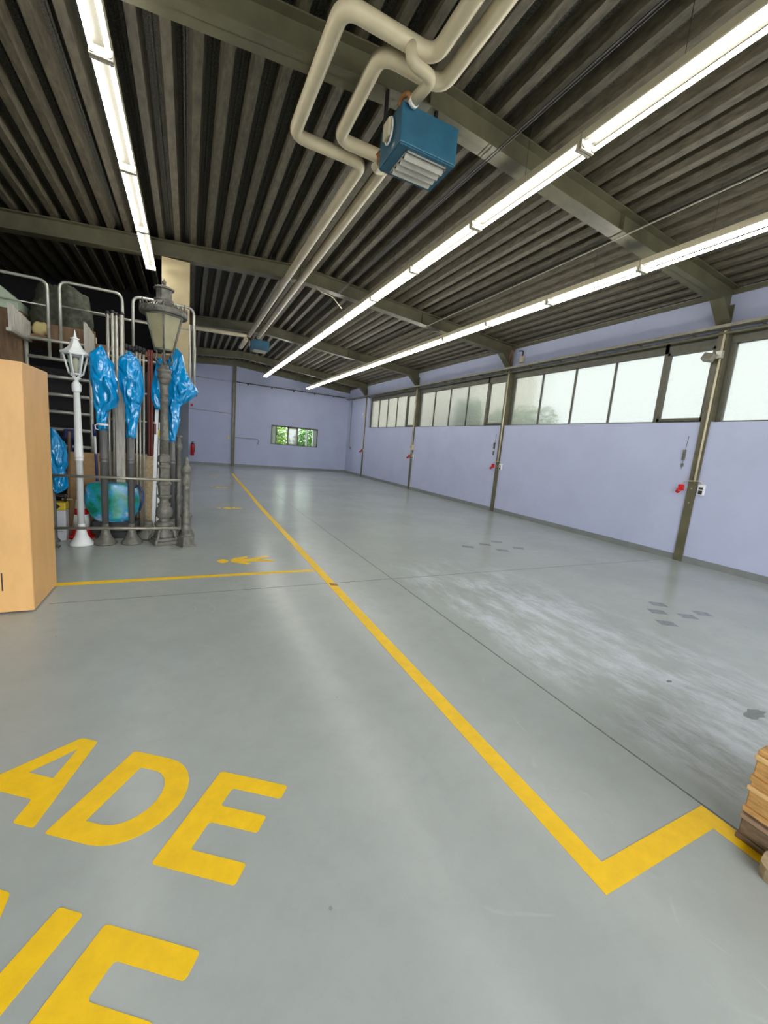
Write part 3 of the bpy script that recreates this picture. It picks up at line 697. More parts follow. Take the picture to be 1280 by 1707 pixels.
# lower-left bag sits on a short post behind the cabinet
t = thing('lamp_post', (-1.49, 6.3, 0), 'short dark post behind the maple cabinet under a blue bag', 'lamp post')
MB().lathe([(0, .06), (.02, .06), (.05, .035), (1.3, .03)], -1.53, 6.3, 16).build('pole', 'post', t)
bag('plastic_bag', B4, 6.3, 0.7, 'low blue plastic bag half hidden behind the maple cabinet', seed=21)

# ornate lantern
X = -0.288; Y0 = 6.1
ol = thing('street_lantern', (X, Y0, 0), 'tall ornate grey cast-iron street lantern standing before the rack, its head near the ceiling', 'street lamp')
bs = MB()
bs.box(X-0.15, X+0.15, Y0-0.15, Y0+0.15, 0, 0.05, rot=Matrix.Rotation(0.35, 3, 'Z'), bev=0.008)
bs.box(X-0.135, X+0.135, Y0-0.135, Y0+0.135, 0.05, 0.09, rot=Matrix.Rotation(0.35, 3, 'Z'), bev=0.01)
bs.lathe([(.09, .13), (.13, .11), (.20, .085), (.25, .11), (.275, .115), (.29, .095), (.305, .09)], X, Y0, 24, flute=8, fa=0.04)
for k in range(4):
    a = 0.35+PI/4+PI/2*k; d = Vector((math.cos(a), math.sin(a), 0)); c0 = Vector((X, Y0, 0))
    bs.tube([c0+d*0.08+Vector((0, 0, .22)), c0+d*0.14+Vector((0, 0, .17)), c0+d*0.15+Vector((0, 0, .10)), c0+d*0.19+Vector((0, 0, .07)), c0+d*0.20+Vector((0, 0, .02))], 0.02, 8)
bs.build('base', 'iron', ol)
MB().lathe([(.305, .08), (.33, .062), (.35, .06), (.36, .085), (.385, .095), (.42, .10), (.46, .10), (.49, .09), (.51, .07), (.53, .078), (.55, .078), (.565, .055), (.60, .052), (.615, .06), (.64, .088), (.665, .085)], X, Y0, 24, flute=10, fa=0.03).build('vase', 'iron', ol)
MB().lathe([(.665, .085), (.67, .072), (.80, .080), (.815, .096), (.83, .088), (.85, .068), (1.02, .066), (1.04, .078), (1.06, .076), (1.075, .062), (1.10, .06), (1.11, .078), (1.185, .075), (1.20, .055), (1.215, .055)], X, Y0, 8, smooth=False, ang=0.2).build('pedestal', 'iron', ol)
MB().lathe([(1.215, .054), (1.39, .051), (1.395, .056), (1.41, .056), (1.415, .051), (1.88, .042), (1.885, .05), (1.90, .05), (1.905, .043), (1.965, .042), (1.97, .052), (1.99, .052), (1.995, .045), (2.07, .047), (2.10, .052)], X, Y0, 24, flute=8, fa=0.04).build('shaft', 'iron', ol)
MB().lathe([(2.10, .052), (2.14, .066), (2.175, .076), (2.18, .086), (2.195, .088), (2.20, .078), (2.25, .076), (2.26, .090), (2.285, .090), (2.29, .06), (2.33, .055), (2.345, .045), (2.36, .022), (2.52, .018)], X, Y0, 24).build('capital', 'iron', ol)
NS = 6; A0 = 0.55
def ring6(r, z): return [Vector((X+r*math.cos(A0+2*PI/NS*k), Y0+r*math.sin(A0+2*PI/NS*k), z)) for k in range(NS)]
a6, b6 = ring6(.118, 2.52), ring6(.228, 2.925)
fr = MB()
for k in range(NS):
    fr.tube([a6[k], b6[k]], 0.011, 6); fr.tube([a6[k], a6[(k+1) % NS]], 0.014, 6); fr.tube([b6[k], b6[(k+1) % NS]], 0.016, 6)
    p = a6[k]; c0 = Vector((X, Y0, 2.34)); dd = (p-c0); dd.z = 0
    fr.tube([p, c0+dd*0.75+Vector((0, 0, .14)), c0+dd*0.95+Vector((0, 0, .06)), c0+dd*0.45+Vector((0, 0, .0))], 0.009, 6)
fr.build('lantern_frame', 'iron', ol)
g = MB()
for k in range(NS): g.quad(a6[k], a6[(k+1) % NS], b6[(k+1) % NS], b6[k])
g.build('lantern_pane', 'lampglass', ol)
MB().lathe([(2.93, .262), (2.945, .268), (2.995, .270), (3.0, .262), (3.005, .235), (3.03, .19), (3.07, .135), (3.10, .105), (3.105, .112), (3.12, .112), (3.125, .09)], X, Y0, 24, ang=A0).build('roof', 'iron', ol)
MB().lathe([(3.12, .092), (3.235, .092), (3.24, .118), (3.252, .120), (3.262, .105), (3.285, .045), (3.29, .016), (3.30, .016), (3.31, .024), (3.335, .026), (3.35, .012), (3.375, .002)], X, Y0, 8, ang=A0, smooth=False).build('chimney', 'iron', ol)
cr = MB()
for k in range(24):
    a = A0+2*PI*k/24; c0 = Vector((X+0.262*math.cos(a), Y0+0.262*math.sin(a), 3.0)); tdir = Vector((-math.sin(a), math.cos(a), 0))
    big = (k % 4 == 0); hgt = 0.075 if big else 0.04
    cr.tube([c0-tdir*0.02, c0+Vector((0, 0, hgt)), c0+tdir*0.02], 0.008, 5)
    cr.tube([c0-tdir*0.03+Vector((0, 0, -.035)), c0+Vector((0, 0, -.06)), c0+tdir*0.03+Vector((0, 0, -.035))], 0.007, 5)
cr.build('crown', 'iron', ol)

# small cast post & rails barrier
X = -0.022; Y0 = 5.915
bl = thing('barrier_rail', (X, Y0, 0), 'low two-bar metal rail ending in an ornate grey cast post on the floor', 'railing')
p = MB()
p.box(X-0.074, X+0.074, Y0-0.074, Y0+0.074, 0, 0.14, rot=Matrix.Rotation(0.5, 3, 'Z'), bev=0.008)
p.box(X-0.095, X+0.095, Y0-0.095, Y0+0.095, 0, 0.018, rot=Matrix.Rotation(0.5, 3, 'Z'), bev=0.004)
p.lathe([(.14, .07), (.15, .072), (.16, .05), (.18, .042), (.20, .052), (.24, .056), (.28, .05), (.30, .04), (.31, .044), (.325, .046), (.335, .042), (.77, .042), (.775, .045), (.80, .045), (.81, .038), (.83, .046), (.86, .056), (.90, .058), (.93, .052), (.965, .038), (.985, .038), (.995, .05), (1.02, .058), (1.04, .057), (1.07, .05), (1.095, .035), (1.11, .028), (1.13, .034), (1.15, .032), (1.17, .024), (1.20, .012), (1.205, .003)], X, Y0, 20, flute=8, fa=0.02)
p.build('post', 'iron', bl)
for z in (.885, .24): MB().tube([(-0.07, Y0+0.01, z), (-1.47, 6.0, z)], 0.017, 12).build('rail', 'rail', bl)
p = MB(); p.tube([(-1.47, 6.0, 0), (-1.47, 6.0, .92)], 0.02, 10).box(-1.53, -1.41, 5.94, 6.06, 0, 0.015); p.build('end_post', 'iron', bl)

# ------------------------------------------------------------ rack of scaffold frames
def tubes_obj(name, segs, m, parent, r=0.02, n=10):
    b = MB()
    for s in segs: b.tube(s, r, n)
    return b.build(name, m, parent)
RY = 7.5
sf = thing('scaffold_ladder', (-1.67, RY, 0), 'aluminium ladder-like scaffold frame with horizontal rungs behind the white lamp', 'scaffold')
for x in (-2.04, -1.31): MB().tube([(x, RY, 0), (x, RY, 2.72)], 0.026, 12).build('upright', 'alu', sf)
for i in range(10): MB().tube([(-2.04, RY, 0.42+0.246*i), (-1.31, RY, 0.42+0.246*i)], 0.024, 12).build('rung', 'alu', sf)
sf2 = thing('scaffold_ladder', (-0.9, 7.62, 0), 'aluminium scaffold frame with rungs seen between the wrapped posts', 'scaffold')
for x in (-1.16, -0.1): MB().tube([(x, 7.52, 0), (x, 7.52, 2.58)], 0.024, 12).build('upright', 'alu', sf2)
for z in (0.6, 1.1, 1.62, 2.05, 2.55): MB().tube([(-1.16, 7.52, z), (-0.1, 7.52, z)], 0.017, 10).build('rung', 'alu', sf2)
def guard(x0, x1, y, zt, zb_, label, brace=True):
    t = thing('guard_rail', ((x0+x1)/2, y, zb_), label, 'railing')
    MB().tube(fillet([(x0, y, zb_), (x0, y, zt), (x1, y, zt), (x1, y, zb_)], 0.11), 0.02, 12).build('frame', 'alu', t)
    MB().tube([(x0, y, zt-0.33), (x1, y, zt-0.33)], 0.010, 8).build('mid_rail', 'alu', t)
guard(-2.55, -1.78, RY, 3.42, 2.40, 'bent aluminium guard rail at the left picture edge, above the rack')
guard(-1.645, -0.90, RY, 3.45, 2.40, 'bent aluminium guard rail loop above the white lamp')
guard(-0.765, 0.06, RY, 3.45, 2.40, 'bent aluminium guard rail loop behind the ornate lantern head')
dp = thing('scaffold_deck', (-1.2, 7.9, 2.5), 'dark wooden scaffold deck carrying the tarpaulin bundle', 'scaffold')
MB().box(-2.5, -0.15, 7.58, 8.5, 2.62, 2.70).build('board', 'darkwood', dp)
MB().box(-1.80, -1.25, 7.54, 7.58, 2.66, 2.86).build('toe_board', 'darkwood', dp)
b = MB()
for x in (-2.45, -1.25, -0.2): b.box(x-0.03, x+0.03, 8.4, 8.46, 0, 2.62)
b.build('support', 'alu', dp, split=True)
tag(MB().tube([(-1.55, 8.45, 3.30), (-0.25, 8.45, 3.30)], 0.02, 10).tube([(-1.52, 8.45, 2.7), (-1.52, 8.45, 3.3)], 0.018, 8).tube([(-0.28, 8.45, 2.7), (-0.28, 8.45, 3.3)], 0.018, 8).build('hand_rail', 'alu'), 'dull grey rear hand rail above the dark deck behind the loops', 'railing')
# weathered side boards
def boards(x, y, z0, z1, label):
    t = thing('side_board', (x, y, z0), label, 'boards')
    for i in range(5): MB().box(x-0.012+0.002*(i % 2), x+0.012, y+i*0.15, y+0.143+i*0.15, z0, z1-0.015*i).build('plank', 'plank', t)
boards(-2.02, 7.42-0.55, 2.62, 2.92, 'whitish weathered boards standing at the left end of the rack top')
boards(-1.27, 7.42-0.45, 2.45, 2.86, 'whitish weathered boards standing behind the white lamp roof')
bp_ = thing('board_bracket', (-1.65, 7.2, 2.4), 'grey steel cross bars carrying the weathered boards', 'bracket')
MB().box(-2.05, -2.0, 6.85, 7.6, 2.58, 2.62).box(-1.30, -1.25, 6.95, 7.6, 2.41, 2.45).build('bar', 'alu', bp_, split=True)
tag(MB().box(-2.42, -2.05, 7.38, 7.42, 1.6, 2.80).box(-2.42, -2.36, 7.38, 7.42, 0, 1.6).build('plywood_sheet', 'darkwood'), 'dark brown plywood sheet upright above the maple cabinet', 'board')
def lump(name, c, r, m, label, cat, seed, sub=4):
    bm = bmesh.new(); bmesh.ops.create_icosphere(bm, subdivisions=sub, radius=1)
    for v in bm.verts:
        q = v.co.copy(); s = 1+0.22*noise.noise(q*1.7+Vector((seed, 0, 0)))+0.12*noise.noise(q*5+Vector((seed, 3, 0)))
        p_ = Vector([max(-0.86, min(0.86, a))*1.1 for a in q])*s
        v.co = Vector((c[0]+p_.x*r[0], c[1]+p_.y*r[1], max(c[2]+p_.z*r[2], c[2]-r[2]*0.9)))
    for f_ in bm.faces: f_.smooth = True
    b = MB(); b.bm.free(); b.bm = bm
    return tag(b.build(name, m), label, cat)
lump('tarpaulin_bundle', (-1.72, 8.0, 3.08), (0.36, 0.3, 0.42), 'rock', 'dark olive tarpaulin bundle heaped on top of the rack', 'bundle', 2)
lump('foam_block', (-1.93, 7.72, 2.80), (0.09, 0.08, 0.10), 'foam', 'small yellowish foam lump beside the dark bundle', 'foam', 5, 3)
pg = MB(); pg.prism([(-2.75, 2.98), (-2.12, 2.98), (-2.12, 3.10), (-2.30, 3.26), (-2.75, 3.42)], 'y', 7.55, 8.0)
tag(pg.build('storage_box', 'palegreen'), 'pale green slanted box on the rack at the left picture edge', 'box')
tag(MB().box(-2.76, -2.1, 7.60, 8.0, 2.702, 2.98).build('crate', 'darkwood'), 'dark wooden crate under the pale green box', 'crate')

# telescopic poles with black heads
def pole(x, y, top, lean, m, label, grp, head=True, r=0.016, z0=0.0):
    t = thing('support_pole', (x, y, z0), label, 'pole', grp)
    MB().tube([(x, y, z0), (x+lean, y+0.10, top)], r, 10).build('shaft', m, t)
    if head:
        MB().tube([(x+lean-0.03, y+0.10, top+0.01), (x+lean+0.03, y+0.10, top+0.01)], 0.018, 8).tube([(x+lean, y+0.1, top-0.04), (x+lean, y+0.1, top+0.045)], 0.019, 8).build('clamp_head', 'black', t)
for i, x in enumerate((-0.985, -0.93, -0.885, -0.825)):
    pole(x, 6.71, 2.98+0.02*(i % 2), 0.0, 'alu', 'tall aluminium pole with black head in the taller bunch', 'tall aluminium poles with black heads', r=0.02 if i != 3 else 0.028)
for i, x in enumerate((-0.775, -0.735, -0.70, -0.66, -0.62, -0.575)):
    pole(x, 6.72, 2.60-0.01*(i % 3), 0.0, 'alu', 'aluminium pole with black head in the shorter bunch', 'short aluminium poles with black heads', r=0.014)
for x in (-0.525, -0.49): pole(x, 6.90, 2.64, 0, 'maroon', 'maroon painted pole standing left of the ornate lantern', 'maroon poles', head=False, r=0.019)
for x, l in ((0.01, 'left'), (0.075, 'right')): 
    t = pole(x, 7.32, 3.18, 0, 'alu', 'light metal pole, %s one of the pair right of the lantern head' % l, None, head=False, r=0.018, z0=2.152)
for x in (-1.06, -0.55): pole(x, 7.12, 2.35, 0, 'post', 'plain grey steel pole among the bunches', 'plain grey poles', head=False, r=0.02)
tag(MB().box(-0.89, -0.79, 6.60, 6.66, 0, 2.05).build('concrete_plank', 'plank'), 'speckled grey plank upright between the two wrapped grey posts', 'board')
# leaning white boards
for x, l in ((-0.46, 'left'), (-0.405, 'right')):
    t = thing('white_board', (x, 6.7, 0), 'narrow white board leaning beside the lantern shaft, %s one' % l, 'board')
    MB().box(x-0.022, x+0.022, 6.68, 6.72, 0, 1.85 if l == 'left' else 1.62, rot=Matrix.Rotation(0.03, 3, 'Y'), piv=(x, 6.7, 0)).build('board', 'white', t)
    if l == 'left': MB().box(x+0.02, x+0.045, 6.674, 6.68, 1.45, 1.60).build('brown_label', 'maroon', t)
    else: MB().box(x+0.015, x+0.045, 6.674, 6.68, 1.42, 1.52).build('yellow_label', 'canyellow', t)
tag(MB().box(-0.19, 0.0, 7.1, 7.3, 0, 2.15).box(-0.19, 0.12, 7.3, 7.45, 2.10, 2.15).build('steel_locker', 'cabinet'), 'narrow dark blue-grey steel locker at the right end of the rack', 'locker')
# added dark blocks standing in for the gloom behind the rack
for i, (x0, x1, z1, lab) in enumerate(((-2.5, -1.2, 2.3, 'black block added for the gloom behind the ladder frame'), (-1.15, -0.1, 2.4, 'black block added for the gloom behind the poles'))):
    tag(MB().box(x0, x1, 7.9, 8.3, 0, z1).build('gloom_block', 'dark'), lab, 'crate')

# cartons
def carton(x0, x1, y, z1, label, m='carton'):
    t = thing('cardboard_box', ((x0+x1)/2, y, 0), label, 'box')
    MB().box(x0, x1, y, y+0.16, 0, z1).build('body', m, t, bev=0.004)
    MB().box(x0-0.003, x1+0.003, y-0.003, y+0.163, z1-0.10, z1+0.004).build('lid', m, t, bev=0.003)
carton(-1.50, -1.16, 6.87, 1.11, 'flat brown carton standing upright behind the white lamp post')
c2 = carton(-1.15, -0.93, 6.88, 1.12, 'brown carton with a faded red mark behind the first grey post')
tag(MB().box(-1.06, -0.99, 6.874, 6.8768, 1.00, 1.10).build('red_sticker', 'red'), 'faded red sticker on the brown carton', 'sticker')
carton(-0.92, -0.62, 6.87, 1.11, 'wide brown carton between the two wrapped grey posts')
tag(MB().box(-0.605, -0.465, 6.80, 6.84, 0, 1.13).build('wooden_plank', 'greywood'), 'broad brown wooden plank upright left of the ornate lantern base', 'board')
# printed bag on black tray
pb = thing('shopping_bag', (-0.92, 6.5, 0.2), 'bulging blue and green printed carrier bag behind the grey posts', 'bag')
rows = [(0.76, -1.13, -0.76), (0.74, -1.20, -0.68), (0.68, -1.23, -0.63), (0.55, -1.25, -0.60), (0.42, -1.22, -0.61), (0.30, -1.17, -0.66), (0.24, -1.12, -0.72)]
mb = MB(); rings = []
for z, xl, xr in rows:
    cx = (xl+xr)/2; hw = (xr-xl)/2
    rings.append([mb.bm.verts.new((cx+hw*(abs(math.cos(a))**0.6)*(1 if math.cos(a) > 0 else -1)*(1+0.03*math.sin(5*a+z*20)), 6.5+0.14*(abs(math.sin(a))**0.6)*(1 if math.sin(a) > 0 else -1)*(1+0.08*math.sin(4*a+z*30)), z)) for a in [2*PI*k/32 for k in range(32)]])
for a, b in zip(rings, rings[1:]):
    for k in range(32):
        fc = mb.bm.faces.new((a[k], a[(k+1) % 32], b[(k+1) % 32], b[k])); fc.smooth = True
mb.bm.faces.new(rings[0]); mb.bm.faces.new(rings[-1]); mb.build('body', 'printbag', pb)
MB().tube(fillet([(-0.68, 6.40, .70), (-0.60, 6.38, .76), (-0.55, 6.38, .60), (-0.60, 6.38, .40)], 0.08), 0.014, 8).build('handle', 'navy', pb)
bt = thing('black_tub', (-0.92, 6.5, 0), 'black plastic tub holding the printed bag', 'tub')
MB().box(-1.16, -0.62, 6.38, 6.64, 0.09, 0.25, bev=0.02).box(-1.10, -0.70, 6.42, 6.6, 0.0, 0.09).build('body', 'black', bt)
# broom and shovel handles
br_ = thing('broom_handle', (-1.14, 6.62, 0), 'blue and white broom handle leaning against the cartons', 'broom')
MB().tube([(-1.10, 6.62, 0), (-1.145, 6.74, 1.12)], 0.017, 10).build('blue_shaft', 'navy', br_)
MB().tube([(-1.145, 6.74, 1.12), (-1.155, 6.765, 1.36)], 0.015, 10).build('white_section', 'white', br_)
MB().tube([(-1.155, 6.765, 1.36), (-1.16, 6.78, 1.52)], 0.022, 10).build('grip', 'navy', br_)
sh = thing('shovel', (-1.42, 6.55, 0), 'old wooden shovel handle upright beside the white lamp post', 'tool')
MB().tube([(-1.455, 6.58, 0.0), (-1.41, 6.64, 1.40)], 0.016, 10).build('handle', 'darkwood', sh)
MB().box(-1.50, -1.38, 6.56, 6.60, 0.50, 0.52).build('cross_bar', 'greywood', sh)
sh = thing('fence_stake', (-1.30, 6.7, 0), 'second brown stick leaning behind the white lamp post', 'tool')
MB().tube([(-1.28, 6.74, 0.0), (-1.38, 6.80, 1.30)], 0.014, 10).build('handle', 'darkwood', sh)
tag(MB().box(-1.60, -1.46, 7.2, 7.32, 1.28, 1.42, bev=0.02).tube([(-1.53, 7.26, 0), (-1.53, 7.26, 1.28)], 0.02, 8).build('tool_head', 'navy'), 'dark navy tool head among the rungs behind the white post', 'tool')
# canister
cn = thing('canister', (-1.50, 6.42, 0), 'grey-white canister with yellow band and black carry handle beside the cabinet', 'canister')
MB().box(-1.585, -1.415, 6.34, 6.50, 0, 0.40, bev=0.012).build('body', 'canwhite', cn)
MB().box(-1.588, -1.412, 6.337, 6.503, 0.40, 0.50, bev=0.01).build('yellow_band', 'canyellow', cn)
MB().prism([(-1.535, .45), (-1.50, .485), (-1.465, .45), (-1.50, .415)], 'y', 6.333, 6.337).build('black_emblem', 'black', cn)
MB().tube(fillet([(-1.57, 6.42, .50), (-1.57, 6.42, .585), (-1.43, 6.42, .585), (-1.43, 6.42, .50)], 0.03), 0.013, 10).build('handle', 'black', cn)
MB().box(-1.56, -1.45, 6.336, 6.340, 0.12, 0.125).box(-1.54, -1.50, 6.336, 6.340, 0.16, 0.18).build('print', 'black', cn)
# traffic cone behind the white post
tcn = thing('traffic_cone', (-1.285, 6.52, 0), 'red and white traffic cone half hidden behind the white lamp post', 'cone')
MB().lathe([(0, .15), (.03, .15), (.035, .11), (.16, .10)], -1.285, 6.52, 24).build('base', 'red', tcn)
MB().lathe([(.16, .10), (.32, .08)], -1.285, 6.52, 24).build('white_band', 'white', tcn)
MB().lathe([(.32, .08), (.40, .07)], -1.285, 6.52, 24).build('red_band', 'red', tcn)
MB().lathe([(.40, .07), (.52, .055)], -1.285, 6.52, 24).build('white_band', 'white', tcn)
MB().lathe([(.52, .055), (.66, .038), (.68, .03)], -1.285, 6.52, 24).build('red_tip', 'red', tcn)
# cast iron odds and ends round the lantern foot
ci = thing('iron_ornament', (-0.52, 6.42, 0), 'round cast-iron lamp foot lying left of the ornate lantern base', 'ironwork')
MB().lathe([(0, .15), (.03, .16), (.07, .14), (.12, .09), (.18, .06), (.24, .05)], -0.50, 6.40, 24, flute=8, fa=0.05).build('body', 'iron', ci)
ci = thing('iron_ornament', (-0.02, 6.32, 0), 'round cast-iron lamp foot right behind the ornate lantern base', 'ironwork')
MB().lathe([(0, .10), (.04, .105), (.10, .09), (.16, .06), (.30, .06), (.34, .08), (.38, .05)], -0.02, 6.32, 24, flute=8, fa=0.05).build('body', 'iron', ci)
ci = thing('cast_iron_post', (-0.13, 6.72, 0), 'rough grey cast post standing between lantern and locker', 'ironwork')
MB().lathe([(0, .06), (.05, .06), (.07, .04), (.5, .036), (.55, .05), (.6, .036), (1.25, .032), (1.28, .05), (1.33, .045), (1.35, .03), (1.43, .03), (1.44, .045), (1.46, .045)], -0.13, 6.72, 16, flute=6, fa=0.08).build('body', 'iron', ci)

# cream pillar under the second beam
pl = tag(MB().box(-0.455, 0.0, 8.86, 9.28, 0, zb(-0.45)-0.01).build('pillar', 'pillar'), 'square cream painted pillar under the second roof beam, behind the lantern', 'pillar')

# ------------------------------------------------------------ right wall fittings
tray = thing('cable_tray', (XR-0.1, 9, 3.9), 'perforated grey cable tray running along the whole window wall above the windows', 'cable tray')
MB().box(XR-0.16, XR-0.03, YS+0.3, YB-0.01, 3.925, 3.935).box(XR-0.165, XR-0.158, YS+0.3, YB-0.01, 3.925, 3.975).box(XR-0.032, XR-0.026, YS+0.3, YB-0.01, 3.925, 3.975).build('channel', 'rail', tray)
b = MB()
for i in range(26):
    y = -3.2+i*0.95
    if y < YB-0.1: b.box(XR-0.15, XR, y-0.015, y+0.015, 3.905, 3.925)
b.build('bracket', 'steel', tray, split=True)
MB().tube([(XR-0.12, YS+0.3, 3.955), (XR-0.12, YB-0.1, 3.955)], 0.013, 8).tube([(XR-0.07, YS+0.3, 3.95), (XR-0.07, YB-0.1, 3.95)], 0.01, 8).build('cable', 'black', tray, split=True)
# roller blind box / lintel pipe below the tray
tag(MB().tube([(XR-0.05, YS+0.3, 3.86), (XR-0.05, 18.6, 3.86)], 0.018, 8).build('conduit', 'steel'), 'thin dark conduit under the cable tray above the windows', 'conduit')

def socket_set(k, label_r, label_w, label_c):
    y = yk(k)
    t = tag(MB().tube([(XR-0.045, y-0.03, 3.9), (XR-0.045, y-0.03, 1.42)], 0.017, 10).build('conduit', 'cream'), label_c, 'conduit')
    r = thing('power_socket', (XR-0.03, y+0.17, 1.27), label_r, 'socket')
    MB().box(XR-0.05, XR, y+0.13, y+0.21, 1.25, 1.35, bev=0.006).build('box', 'red', r)
    MB().tube([(XR-0.05, y+0.17, 1.27), (XR-0.12, y+0.17, 1.22)], 0.033, 16).build('plug_collar', 'red', r)
    MB().tube(fillet([(XR-0.03, y+0.17, 1.35), (XR-0.03, y+0.14, 1.42), (XR-0.035, y-0.0, 1.43)], 0.04), 0.007, 8).build('cable', 'cream', r)
    w_ = thing('power_socket', (XR-0.03, y-0.15, 1.27), label_w, 'socket')
    MB().box(XR-0.05, XR, y-0.20, y-0.10, 1.20, 1.38, bev=0.008).build('box', 'white', w_)
    MB().box(XR-0.054, XR-0.05, y-0.18, y-0.12, 1.215, 1.28).box(XR-0.053, XR-0.05, y-0.18, y-0.12, 1.30, 1.335).build('socket_cover', 'black', w_, split=True)
    MB().tube(fillet([(XR-0.03, y-0.15, 1.38), (XR-0.03, y-0.13, 1.43), (XR-0.035, y-0.0, 1.44)], 0.03), 0.007, 8).build('cable', 'cream', w_)
nm = ['the column nearest the camera', 'the second column', 'the third column', 'the farthest column']
for k in range(4):
    socket_set(k, 'red power socket on the wall left of '+nm[k], 'white socket box on the wall right of '+nm[k], 'cream vertical conduit on '+nm[k])
# tilted box on the nearest column
fl = thing('sensor_box', (XR-0.12, 4.0, 3.48), 'small grey-brown box tilted forward on the nearest column', 'lamp')
MB().box(XR-0.20, XR-0.09, 3.98, 4.14, 3.42, 3.54, rot=Matrix.Rotation(0.35, 3, 'Y') @ Matrix.Rotation(0.3, 3, 'X'), bev=0.006).build('housing', 'rail', fl)
MB().box(XR-0.10, XR-0.03, 3.90, 3.99, 3.46, 3.58, bev=0.005).build('mount', 'louvre', fl)
ch = tag(MB().tube(fillet([(XR-0.006, 4.19, 2.2), (XR-0.006, 4.20, 1.95), (XR-0.006, 4.21, 1.62)], 0.05), 0.004, 6).box(XR-0.03, XR, 4.185, 4.225, 1.78, 1.96).box(XR-0.025, XR, 4.19, 4.22, 1.66, 1.72).build('window_crank', 'iron'), 'small dark crank on the wall left of the nearest column', 'crank')
tag(MB().tube([(XR-0.006, 9.19, 2.2), (XR-0.006, 9.20, 1.62)], 0.004, 6).box(XR-0.03, XR, 9.185, 9.235, 1.78, 1.96).box(XR-0.025, XR, 9.19, 9.23, 1.60, 1.72).build('window_crank', 'iron'), 'small dark crank on the wall left of the second column', 'crank')
# loose cables & box on column two
cbl = MB()
rn = random.Random(5)
for i in range(8):
    pts = [(XR-0.04-0.05*rn.random(), 8.80+0.022*i+rn.uniform(-.01, .01), 4.46), (XR-0.06-0.04*rn.random(), 8.80+0.022*i+rn.uniform(-.03, .03), 4.30), (XR-0.05-0.05*rn.random(), 8.84+0.02*i+rn.uniform(-.03, .03), 4.12), (XR-0.09, 8.87+0.018*i, 3.97)]
    cbl.tube(fillet(pts, 0.08), 0.007, 6)
tag(cbl.build('cable_bundle', 'cable'), 'loose brown cables hanging at the top of the second column', 'cable')
jb = thing('junction_box', (XR-0.04, 8.52, 4.1), 'cream junction box on the upper wall right of the second column', 'junction box')
MB().box(XR-0.07, XR, 8.47, 8.60, 4.06, 4.22, bev=0.01).build('box', 'cream', jb)
MB().tube(fillet([(XR-0.03, 8.53, 4.22), (XR-0.03, 8.53, 4.36), (XR-0.03, 8.68, 4.38)], 0.04), 0.014, 8).build('elbow', 'black', jb)
MB().tube(fillet([(XR-0.03, 8.50, 4.06), (XR-0.03, 8.44, 4.0), (XR-0.08, 8.42, 3.96)], 0.04), 0.008, 8).tube(fillet([(XR-0.03, 8.56, 4.06), (XR-0.03, 8.60, 4.0), (XR-0.08, 8.66, 3.97)], 0.04), 0.008, 8).build('cable', 'cream', jb, split=True)
jb = thing('junction_box', (XR-0.04, 13.9, 1.6), 'grey switch box on the third column above its sockets', 'junction box')
MB().box(XR-0.09, XR-0.0, 13.84, 14.02, 1.55, 1.75, bev=0.01).build('box', 'cream', jb)
MB().box(XR-0.095, XR-0.09, 13.88, 13.98, 1.62, 1.72).build('lever', 'rail', jb)
tag(MB().box(XR-0.07, XR-0.005, 19.05, 18.9+0.3, 3.05, 3.15, bev=0.006).build('alarm_box', 'white'), 'tiny white box on the wall by the farthest column', 'box')

# ------------------------------------------------------------ back wall fittings
bc = thing('steel_column', (1.98, YB, 0), 'olive steel column on the back wall left of the small window', 'column')
MB().box(1.905, 2.055, YB-0.10, YB-0.085, 0, zb(1.98)+0.02).box(1.975, 1.985, YB-0.085, YB, 0, zb(1.98)+0.02).build('profile', 'steel', bc)
MB().tube([(1.95, YB-0.11, 0.9), (1.95, YB-0.11, 4.0)], 0.010, 6).build('conduit', 'cream', bc)
cr_ = thing('conduit', (5, YB-0.03, 4.06), 'dark horizontal conduit across the back wall with small hanging clips', 'conduit')
MB().tube([(2.06, YB-0.03, 4.07), (XR-0.17, YB-0.03, 4.04)], 0.022, 8).build('pipe', 'steel', cr_)
for x in (2.6, 3.75, 4.85, 5.95, 7.0): MB().lathe([(3.97, .012), (3.99, .03), (4.04, .03), (4.05, .015)], x, YB-0.04, 10).build('clip', 'black', cr_)
tag(MB().tube([(0.02, YB-0.02, 4.07), (1.9, YB-0.02, 4.06)], 0.010, 6).build('conduit', 'rail'), 'thin upper cable line on the back wall left of its column', 'conduit')
tag(MB().tube([(0.02, YB-0.02, 2.58), (1.9, YB-0.02, 2.55)], 0.010, 6).build('conduit', 'rail'), 'thin lower cable line on the back wall left of its column', 'conduit')
tag(MB().tube(fillet([(2.06, YB-0.02, 1.42), (3.18, YB-0.02, 1.42), (3.18, YB-0.02, 1.22)], 0.05), 0.010, 8).box(3.14, 3.22, YB-0.05, YB-0.01, 1.14, 1.24).build('conduit', 'rail'), 'thin conduit from the back column ending in a small box beside the window', 'conduit')
tag(MB().box(1.70, 1.84, YB-0.06, YB, 1.30, 1.44, bev=0.008).build('socket_box', 'cream'), 'small cream box on the back wall at the column', 'socket')
tag(MB().box(0.08, 0.18, YB-0.05, YB, 2.70, 2.80, bev=0.005).build('fire_alarm', 'red'), 'tiny red alarm box high on the back wall above the extinguisher', 'alarm')
fx = thing('fire_extinguisher', (0.17, YB-0.08, 0.45), 'red fire extinguisher on the back wall beside the rack', 'fire extinguisher')
MB().lathe([(.42, .06), (.43, .075), (.86, .075), (.92, .06), (.95, .03)], 0.17, YB-0.09, 20).build('body', 'red', fx)
